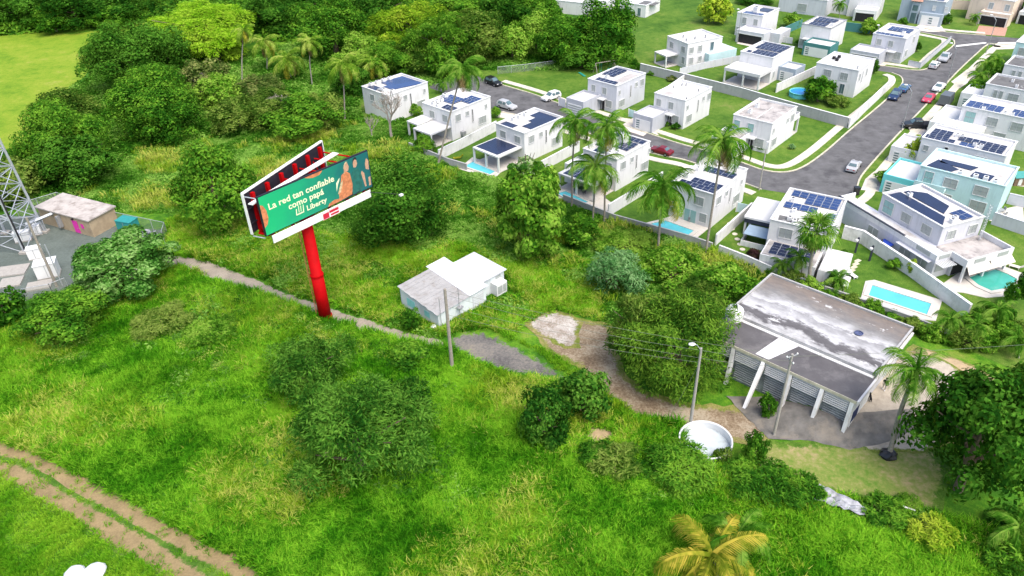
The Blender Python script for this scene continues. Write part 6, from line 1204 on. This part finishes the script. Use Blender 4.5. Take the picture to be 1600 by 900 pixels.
def scatter(name, label, cat, xy, scl, srcs, zs=None):
    n = len(xy); me = bpy.data.meshes.new(name); me.vertices.add(n); z = np.array([hz(a, b) if 15 < a < 62 and 40 < b < 100 else 0. for a, b in xy]); co = np.column_stack([xy, z]).astype(np.float32); me.vertices.foreach_set('co', co.ravel())
    at = me.attributes.new('scl', 'FLOAT_VECTOR', 'POINT'); zs = scl if zs is None else zs; at.data.foreach_set('vector', np.column_stack([scl, scl, zs]).astype(np.float32).ravel())
    at = me.attributes.new('rot', 'FLOAT_VECTOR', 'POINT'); at.data.foreach_set('vector', np.column_stack([RNG.normal(size=n)*.12, RNG.normal(size=n)*.12, RNG.uniform(0, 6.283, n)]).astype(np.float32).ravel())
    at = me.attributes.new('idx', 'INT', 'POINT'); at.data.foreach_set('value', RNG.integers(0, len(srcs), n).astype(np.int32))
    o = link(name, me, None); tag(o, label, cat, None, 'stuff')
    ng = bpy.data.node_groups.new(name, 'GeometryNodeTree'); ng.interface.new_socket('Geometry', in_out='INPUT', socket_type='NodeSocketGeometry'); ng.interface.new_socket('Geometry', in_out='OUTPUT', socket_type='NodeSocketGeometry')
    N = ng.nodes; Lk = ng.links; gi = N.new('NodeGroupInput'); go = N.new('NodeGroupOutput'); ip = N.new('GeometryNodeInstanceOnPoints'); ip.inputs['Pick Instance'].default_value = True
    jn = N.new('GeometryNodeGeometryToInstance')
    for s in srcs:
        oi = N.new('GeometryNodeObjectInfo'); oi.inputs['Object'].default_value = s; oi.inputs['As Instance'].default_value = False; Lk.new(oi.outputs['Geometry'], jn.inputs[0])
    def attr(nm, tp): a = N.new('GeometryNodeInputNamedAttribute'); a.data_type = tp; a.inputs['Name'].default_value = nm; return a.outputs[0]
    e2 = N.new('FunctionNodeEulerToRotation'); Lk.new(attr('rot', 'FLOAT_VECTOR'), e2.inputs[0])
    Lk.new(gi.outputs[0], ip.inputs['Points']); Lk.new(jn.outputs[0], ip.inputs['Instance']); Lk.new(attr('idx', 'INT'), ip.inputs['Instance Index']); Lk.new(e2.outputs[0], ip.inputs['Rotation']); Lk.new(attr('scl', 'FLOAT_VECTOR'), ip.inputs['Scale']); Lk.new(ip.outputs[0], go.inputs[0])
    o.modifiers.new('scatter', 'NODES').node_group = ng; return o
def wob(x, y, s, p=0.): return .5+.25*np.sin(x*s+1.3*np.sin(y*s*.7+p)+p)+.25*np.sin(y*s*1.3+1.7*np.sin(x*s*.6-p)+2*p)
def sample(poly, dens, avoid=(), pad=.0, dfn=None):
    P = np.array(poly); x0, y0 = P.min(0); x1, y1 = P.max(0); n = int((x1-x0)*(y1-y0)*dens); x = RNG.uniform(x0, x1, n); y = RNG.uniform(y0, y1, n); k = inside(poly, x, y)
    for q in avoid:
        ins = inside(q, x, y)
        if pad: ins &= ~((dist_poly(q, x, y) < pad) & (RNG.random(n) < .55))
        k &= ~ins
    if dfn is not None: k &= RNG.random(n) < dfn(x, y)
    return np.column_stack([x[k], y[k]])
SHEDP = [(-9.7, 78.8), (-3.2, 85), (.8, 86), (.2, 90.5), (-6, 93), (-16, 84.8)]
WAREP = [tuple(BA+BU*a+BV*b) for a, b in ((-.2, -3.6), (18, -1), (18, 16), (-.2, 16))]
RPOOL = [(rpc.x+2.9*math.cos(k*.52), rpc.y+2.9*math.sin(k*.52)) for k in range(12)]
BARE = [PATH, OLDASP, SOIL, RUBBLE, DRIVE, APRON, SHEDP, WAREP, RPOOL, SITE, SAND, MEADOWPATCH]
TALL = GP([(-120, 500), (120, 490), (300, 436), (380, 452), (500, 494), (620, 532), (700, 548), (790, 590), (890, 606), (950, 625), (990, 655), (1060, 668), (1100, 720), (1200, 750), (1300, 778), (1410, 800), (1475, 812), (1620, 860), (1760, 960), (1300, 1010), (800, 1000), (470, 930), (350, 862), (260, 815), (150, 752), (70, 714), (-10, 684), (-120, 660)])
UPPER = GP([(260, 350), (300, 330), (400, 340), (520, 370), (700, 380), (800, 410), (900, 400), (960, 440), (940, 500), (870, 482), (815, 505), (800, 530), (760, 512), (700, 530), (640, 516), (520, 478), (450, 455), (400, 432), (340, 410), (270, 396)])
UNDER = GP([(190, 262), (205, 238), (270, 228), (300, 222), (420, 205), (560, 195), (600, 214), (700, 262), (800, 292), (905, 322), (960, 350), (1080, 384), (1165, 417), (1200, 436), (1140, 478), (1090, 500), (1000, 520), (955, 505), (930, 440), (860, 420), (760, 400), (560, 370), (400, 345), (300, 332), (200, 330), (120, 318), (150, 280)])
BLEFT = GP([(-120, 745), (0, 740), (90, 795), (200, 862), (320, 935), (300, 1010), (-200, 1010)])
gw = [tuft(k, 30, 1.0, .52, .038, 'grass_wild', .85) for k in range(4)]; gy_ = [tuft(10+k, 24, 1.1, .38, .034, 'grass_yellow', .6) for k in range(3)]; gs = [tuft(20+k, 28, .5, .42, .03, 'grass_short', .6) for k in range(3)]
ul = [leafy(k, 90, .85, 'under_leaf', .15) for k in range(4)]
p = sample(TALL, 7, BARE+[DRYL], .5); hgt = .55+.95*wob(p[:, 0], p[:, 1], .35)+.25*RNG.random(len(p)); scatter('tall_grass', 'tall uncut green grass filling the foreground meadow', 'grass', p, .75+.5*RNG.random(len(p)), gw, hgt)
p = sample(TALL, 4, BARE+[DRYL], .4, lambda x, y: np.clip((wob(x, y, .22, 1.7)-.45)*3., 0, 1)); scatter('straw_grass', 'patches of yellowish seeding grass in the foreground meadow', 'grass', p, .8+.6*RNG.random(len(p)), gy_)
p = sample(UPPER, 1.4, BARE, .4, lambda x, y: np.clip((wob(x, y, .4, 1.3)-.4)*2.5, 0, 1)); scatter('shed_weeds', 'leafy weeds in the grass between billboard and shed', 'undergrowth', p, .7+.8*RNG.random(len(p)), ul)
p = sample(UPPER, 5, BARE, .4); hgt = .5+.8*wob(p[:, 0], p[:, 1], .5, .6); scatter('meadow_grass', 'bright yellow-green grass around the billboard and shed', 'grass', p, .9+.6*RNG.random(len(p)), gy_[:2]+gw[:2], hgt)
p = sample(UNDER, 2.6, BARE, .4); hgt = .6+1.3*wob(p[:, 0], p[:, 1], .3, 2.2)**1.5; scatter('undergrowth', 'leafy green vines and weeds covering the meadow behind the billboard', 'undergrowth', p, .8+.8*RNG.random(len(p)), ul, hgt)
p = sample(UNDER, 1.5, BARE, .4, lambda x, y: np.clip((wob(x, y, .28, .4)-.45)*3, 0, 1)); scatter('weed_grass', 'clumps of grass among the vines behind the billboard', 'grass', p, 1.0+.8*RNG.random(len(p)), gy_)
ud = [leafy(50+k, 90, .85, 'under_deep', .13) for k in range(3)]
THICK = GP([(400, 560), (460, 520), (540, 530), (640, 560), (700, 600), (720, 680), (690, 760), (600, 800), (470, 790), (390, 740), (380, 640)]); p = sample(THICK, 1.1, BARE, 0, lambda x, y: np.clip((wob(x, y, .5, 1.1)-.35)*2.2, 0, 1)); scatter('thicket_growth', 'ragged dark undergrowth round the feathery foreground trees', 'undergrowth', p, .9+1.0*RNG.random(len(p)), ud)
wm = [leafy(70+k, 330, 1.7, ('under_leaf', 'under_deep', 'weed_yellow')[k], .15) for k in range(3)]
foliage_patch = GP([(90, 500), (200, 470), (310, 446), (440, 486), (560, 520), (650, 545), (600, 570), (470, 560), (350, 590), (200, 590), (60, 560)]); p = sample(foliage_patch, .34, BARE, 0); scatter('weed_mounds', 'rough mounds of vines and weeds along the upper foreground meadow', 'undergrowth', p, .55+.6*RNG.random(len(p)), wm, .5+.5*RNG.random(len(p)))
lower_patch = GP([(620, 600), (760, 600), (830, 680), (1000, 740), (1150, 780), (1280, 850), (1100, 800), (900, 820), (760, 900), (620, 880), (560, 800), (690, 740)]); p = sample(lower_patch, .13, BARE+[DRYL], 0); scatter('low_weed_mounds', 'scattered low weed mounds in the lower meadow', 'undergrowth', p, .5+.5*RNG.random(len(p)), wm, .35+.35*RNG.random(len(p)))
VINE = GP([(130, 470), (300, 450), (440, 480), (430, 540), (300, 560), (120, 540), (20, 520)]); p = sample(VINE, 1.6, BARE, 0, lambda x, y: np.clip((wob(x, y, .45, 2.1)-.38)*2.5, 0, 1)); scatter('vine_tangle', 'tangled vines and weeds below the tower yard', 'undergrowth', p, .8+1.1*RNG.random(len(p)), ul+ud)
HEDGE = GP([(900, 690), (1000, 700), (1090, 722), (1200, 742), (1300, 768), (1420, 795), (1480, 812), (1460, 850), (1300, 800), (1150, 765), (1000, 745), (890, 725)]); p = sample(HEDGE, 2.0, BARE+[DRYL], 0); scatter('hedge_weeds', 'tall dark weeds along the edge of the dry lawn', 'undergrowth', p, .8+.8*RNG.random(len(p)), ul+ud)
p = sample(TALL, 1.6, BARE+[DRYL], .4, lambda x, y: np.clip((wob(x, y, .3, 3.1)-.5)*3, 0, 1)); scatter('meadow_weeds', 'leafy weeds among the tall grass of the foreground meadow', 'undergrowth', p, .7+.7*RNG.random(len(p)), ul)
p = sample(BLEFT, 8, [], 0); scatter('short_grass', 'short bright grass below the dirt track', 'grass', p, .7+.5*RNG.random(len(p)), gs, .5+.6*wob(p[:, 0], p[:, 1], .5))
p = np.vstack([sample(TRACK, 5, RUTS, .4), sample(TRACK, .8)]); scatter('track_grass', 'sparse short grass along the edges of the dirt track', 'grass', p, .5+.4*RNG.random(len(p)), gs)
MIDG = GP([(110, 466), (140, 432), (190, 404), (265, 388), (262, 350), (310, 340), (310, 404), (352, 416), (300, 440), (120, 492)]); p = sample(MIDG, 6, BARE, .3); scatter('yard_edge_grass', 'rough grass between the tower yard and the footpath', 'grass', p, .8+.5*RNG.random(len(p)), gy_[:1]+gw[:2], .6+.6*RNG.random(len(p)))
YARDG = GP([(800, 528), (855, 548), (890, 572), (932, 596), (952, 628), (892, 606), (850, 556)]); p = sample(YARDG, 8, [OLDASP], .5); scatter('yard_grass', 'short grass between the old asphalt and the bare soil', 'grass', p, .6+.4*RNG.random(len(p)), gs)
pm = GP([(570, 190), (600, 212), (700, 256), (640, 190), (600, 165)]); p = sample(pm, 2.0); scatter('garden_weeds', 'weedy undergrowth round the foot of the bare tree', 'undergrowth', p, .8+.5*RNG.random(len(p)), ul)
pf = GP([(750, 108), (870, 108), (985, 96), (985, 60), (800, 40), (740, 80)]); p = sample(pf, 2.5); scatter('far_undergrowth', 'bright bushy undergrowth beyond the playground fence', 'undergrowth', p, 1.2+.8*RNG.random(len(p)), ul)
pq = GP([(240, 100), (300, 90), (560, 60), (700, 60), (690, 130), (560, 150), (560, 192), (420, 205), (300, 222), (200, 240), (150, 280), (110, 320), (-80, 330), (-80, 262), (45, 240), (80, 170), (140, 120)]); p = sample(pq, 1.2); scatter('forest_floor_plants', 'dark leafy plants under the trees of the wood', 'undergrowth', p, 1.3+.9*RNG.random(len(p)), ul)
pr_ = GP([(-80, 60), (60, 46), (240, 30), (420, 60), (560, 60), (760, 40), (860, 20), (860, -60), (-80, -60)]); p = sample(pr_, .35); scatter('distant_wood', 'continuous tree tops of the distant wood beyond the field', 'woodland', p, 3.0+2.0*RNG.random(len(p)), [leafy(30+k, 220, 1.3, 'leaf_mid' if k else 'leaf_dark', .14) for k in range(3)])

# ------------------------------------------------------------------ small loose things
def tarp():
    c = G(1314, 783, 1.0); g = random.Random(4); n = 11; V = []; Fc = []
    for j in range(6):
        for i in range(n): V.append(((i-5)*.46+g.uniform(-.1, .1), (j-2.5)*.45*(1-.05*i)+g.uniform(-.08, .08), .55+g.uniform(-.16, .22)))
    for j in range(5):
        for i in range(n-1): a = j*n+i; Fc.append((a, a+1, a+n+1, a+n))
    me = bpy.data.meshes.new('sheet_metal'); me.from_pydata(V, [], Fc); o = link('plastic_sheet', me, 'grey_tarp'); o.location = (c.x, c.y, .45); o.rotation_euler[2] = -.62; tag(o, 'crumpled silver-grey plastic sheet on the hedge', 'sheet'); o.modifiers.new('thick', 'SOLIDIFY').thickness = .02
tarp()
c = G(1402, 797); o = MB().tube([(0, 0, .5), (1.2, -.4, .55), (2.3, -.9, .45)], [.12, .10, .08], 7).build('driftwood', 'white_plastic'); o.location = (c.x-1, c.y+.3, .15); tag(o, 'pale pipe lying along the hedge beside the plastic sheet', 'pipe')
def bag():
    c = G(1387, 713); g = random.Random(2); mb = MB(); prof = [(.0, .0), (.95, .05), (1.1, .35), (.75, .8), (.35, .98), (0, 1.0)]; mb.lathe(prof, n=14); mb.v = [(x*(1+g.uniform(-.15, .15)), y*(1+g.uniform(-.15, .15)), z*(1+g.uniform(-.1, .12))) for x, y, z in mb.v]; o = mb.build('plastic_wrap', 'black_plastic'); o.location = (c.x, c.y, .03); o.scale = (.8, .8, .75); tag(o, 'crumpled black plastic wrapped round the royal palm foot', 'plastic')
bag()
def lump(name, label, px, py, r_, m, cat, z=0, s=(1, 1, .8)):
    c = G(px, py); g = random.Random(px); mb = MB(); mb.lathe([(0, 0), (r_*.9, .02), (r_, r_*.5), (r_*.7, r_*.95), (0, r_*1.1)], n=14); mb.v = [(x*(1+g.uniform(-.08, .08)), y*(1+g.uniform(-.08, .08)), q) for x, y, q in mb.v]; o = mb.build(name, m, None, True); o.location = (c.x, c.y, z+.03); o.scale = s; tag(o, label, cat)
lump('white_sack', 'left one of two plump white sacks on the short grass below the track', 119, 900, .95, 'white_plastic', 'sack'); lump('white_sack', 'right one of two plump white sacks on the short grass below the track', 150, 897, 1.0, 'white_plastic', 'sack')
lump('black_ball', 'small black ball-like object at the edge of the rubble', 820, 499, .28, 'dark_gap', 'ball')
def swing():
    a = G(930, 116); r = thing('swing_frame', 'metal swing frame with green slide on the playground lawn', 'swing set', (a.x, a.y, .02), R(20)); mb = MB()
    for x in (0, 5): 
        for s in (-1, 1): MB().tube([(x, s*1.2, 0), (x, 0, 2.6)], .08, 6).build('leg', 'wood_post', r)
    MB().tube([(0, 0, 2.6), (5, 0, 2.6)], .09, 6).build('beam', 'wood_post', r)
    for x in (1.4, 3.4): MB().tube([(x-.25, 0, 2.6), (x-.25, 0, .6)], .03, 4).tube([(x+.25, 0, 2.6), (x+.25, 0, .6)], .03, 4).box(x-.3, -.12, .55, x+.3, .12, .62).build('swing', 'toy_green', r)
    for x in (-3.0, 6.0): MB().prism([(x-.3, -.5), (x+.3, -.5), (x+.3, 2.6), (x-.3, 2.6)], .05, .15, None).build('slide', 'toy_green', r); o = r.children[-1]; o.rotation_euler = (R(32), 0, 0); o.location = (0, 0, .35)
swing()
for k, (px, py) in enumerate([(1336, 395), (1358, 408), (1372, 398)]):
    c = G(px, py); r = thing('garden_lamp', 'dark wooden post with small white lamp on the pool lawn', 'lamp', (c.x, c.y, .02), 0, 'garden lamps on the pool lawn'); MB().box(-.11, -.11, 0, .11, .11, 2.6).build('post', 'dark_trim', r); MB().lathe([(0, 2.0), (.2, 2.0), (.24, 2.3), (0, 2.4)], -.25, -.1, 8).build('lamp_head', 'lamp_white', r)
def lounger(label, px, py, ang, m='white_plastic', grp=None):
    c = G(px, py); r = thing('sun_lounger', label, 'sun lounger', (c.x, c.y, .05), R(ang), grp); MB().box(-.9, -.32, .3, .4, .32, .38).build('seat', m, r); q = MB(); q.quad((.4, -.32, .38), (1.0, -.32, .85), (1.0, .32, .85), (.4, .32, .38)); q.quad((.4, .32, .32), (1.0, .32, .79), (1.0, -.32, .79), (.4, -.32, .32)); q.build('backrest', m, r)
    for x in (-.8, .35):
        for y in (-.28, .28): MB().box(x-.04, y-.04, 0, x+.04, y+.04, .3).build('leg', m, r)
for px, py, a in ((1309, 434), (1322, 441), (1328, 428)) and [(1312, 430, 20), (1322, 446, 60), (1330, 432, 110)]: lounger('white plastic lounger among the palms by the long blue pool', px, py, a, grp='white loungers by the long blue pool')
lounger('pale wooden lounger beside the green pool', 1587, 420, -40, 'awning'); lounger('small yellow lounger on the lawn beside the blue pool', 716, 249, 10, 'palm_yellow'); lounger('dark lounger on the cyan garage terrace', 1553, 340, 30, 'metal_grey')
def table_set(label, px, py, m):
    c = G(px, py); r = thing('patio_table', label, 'table', (c.x, c.y, .06)); MB().lathe([(0, .72), (.6, .72), (.6, .77), (0, .77)], n=16).build('top', m, r); MB().tube([(0, 0, 0), (0, 0, .72)], .05, 8).build('leg', m, r); MB().lathe([(0, 0), (.3, 0), (.28, .05), (0, .05)], n=12).build('base', m, r)
    for k in range(4):
        a = k*1.57+.4; q = thing('patio_chair', label.replace('patio table', 'patio chair drawn up to the table').replace('table set', 'chair'), 'chair', (c.x+math.cos(a)*1.0, c.y+math.sin(a)*1.0, .06), a, 'patio chairs '+label.split('table ')[1]); MB().box(-.22, -.22, .40, .22, .22, .46).build('seat', m, q); MB().box(.20, -.22, .46, .25, .22, .9).build('backrest', m, q)
        for x in (-.19, .19):
            for y in (-.19, .19): MB().box(x-.025, y-.025, 0, x+.025, y+.025, .4).build('leg', m, q)
table_set('grey patio table on the turquoise pool deck', 1086, 345, 'metal_grey'); table_set('grey patio table on the cyan house terrace', 1560, 334, 'metal_grey'); table_set('dark patio table under the arched white patio', 1187, 121, 'brown_box'); table_set('dark patio table under the solar patio by the palms', 908, 300, 'dark_trim')
def playhouse():
    c = G(1588, 288); r = thing('playhouse', 'small brown playhouse with teal roof on the white terrace', 'playhouse', (c.x, c.y, .06)); MB().box(-.9, -.7, .0, .9, .7, 1.5).build('wall', 'brown_box', r); mb = MB(); mb.v += [(-1.1, -.9, 1.5), (1.1, -.9, 1.5), (1.1, .9, 1.5), (-1.1, .9, 1.5), (-1.0, 0, 2.4), (1.0, 0, 2.4)]; mb.f += [(0, 1, 5, 4), (2, 3, 4, 5), (0, 4, 3), (1, 2, 5), (3, 2, 1, 0)]; mb.build('roof', 'teal_box', r); MB().box(-.3, -.74, .1, .3, -.701, 1.2).build('door', 'white_plastic', r)
playhouse()
for nm, px, py in (('black wheelie bin at the kerb of the turning circle', 1337, 304),):
    c = G(px, py); r = thing('wheelie_bin', nm, 'bin', (c.x, c.y, .1)); MB().prism([(-.35, -.35), (.35, -.35), (.35, .35), (-.35, .35)], .1, 1.2, [(-.42, -.42), (.42, -.42), (.42, .42), (-.42, .42)]).build('body', 'black_plastic', r); MB().box(-.46, -.46, 1.2, .46, .46, 1.3).build('lid', 'black_plastic', r); MB().tube([(-.4, -.36, .12), (.4, -.36, .12)], .12, 10).build('wheels', 'tyre', r)
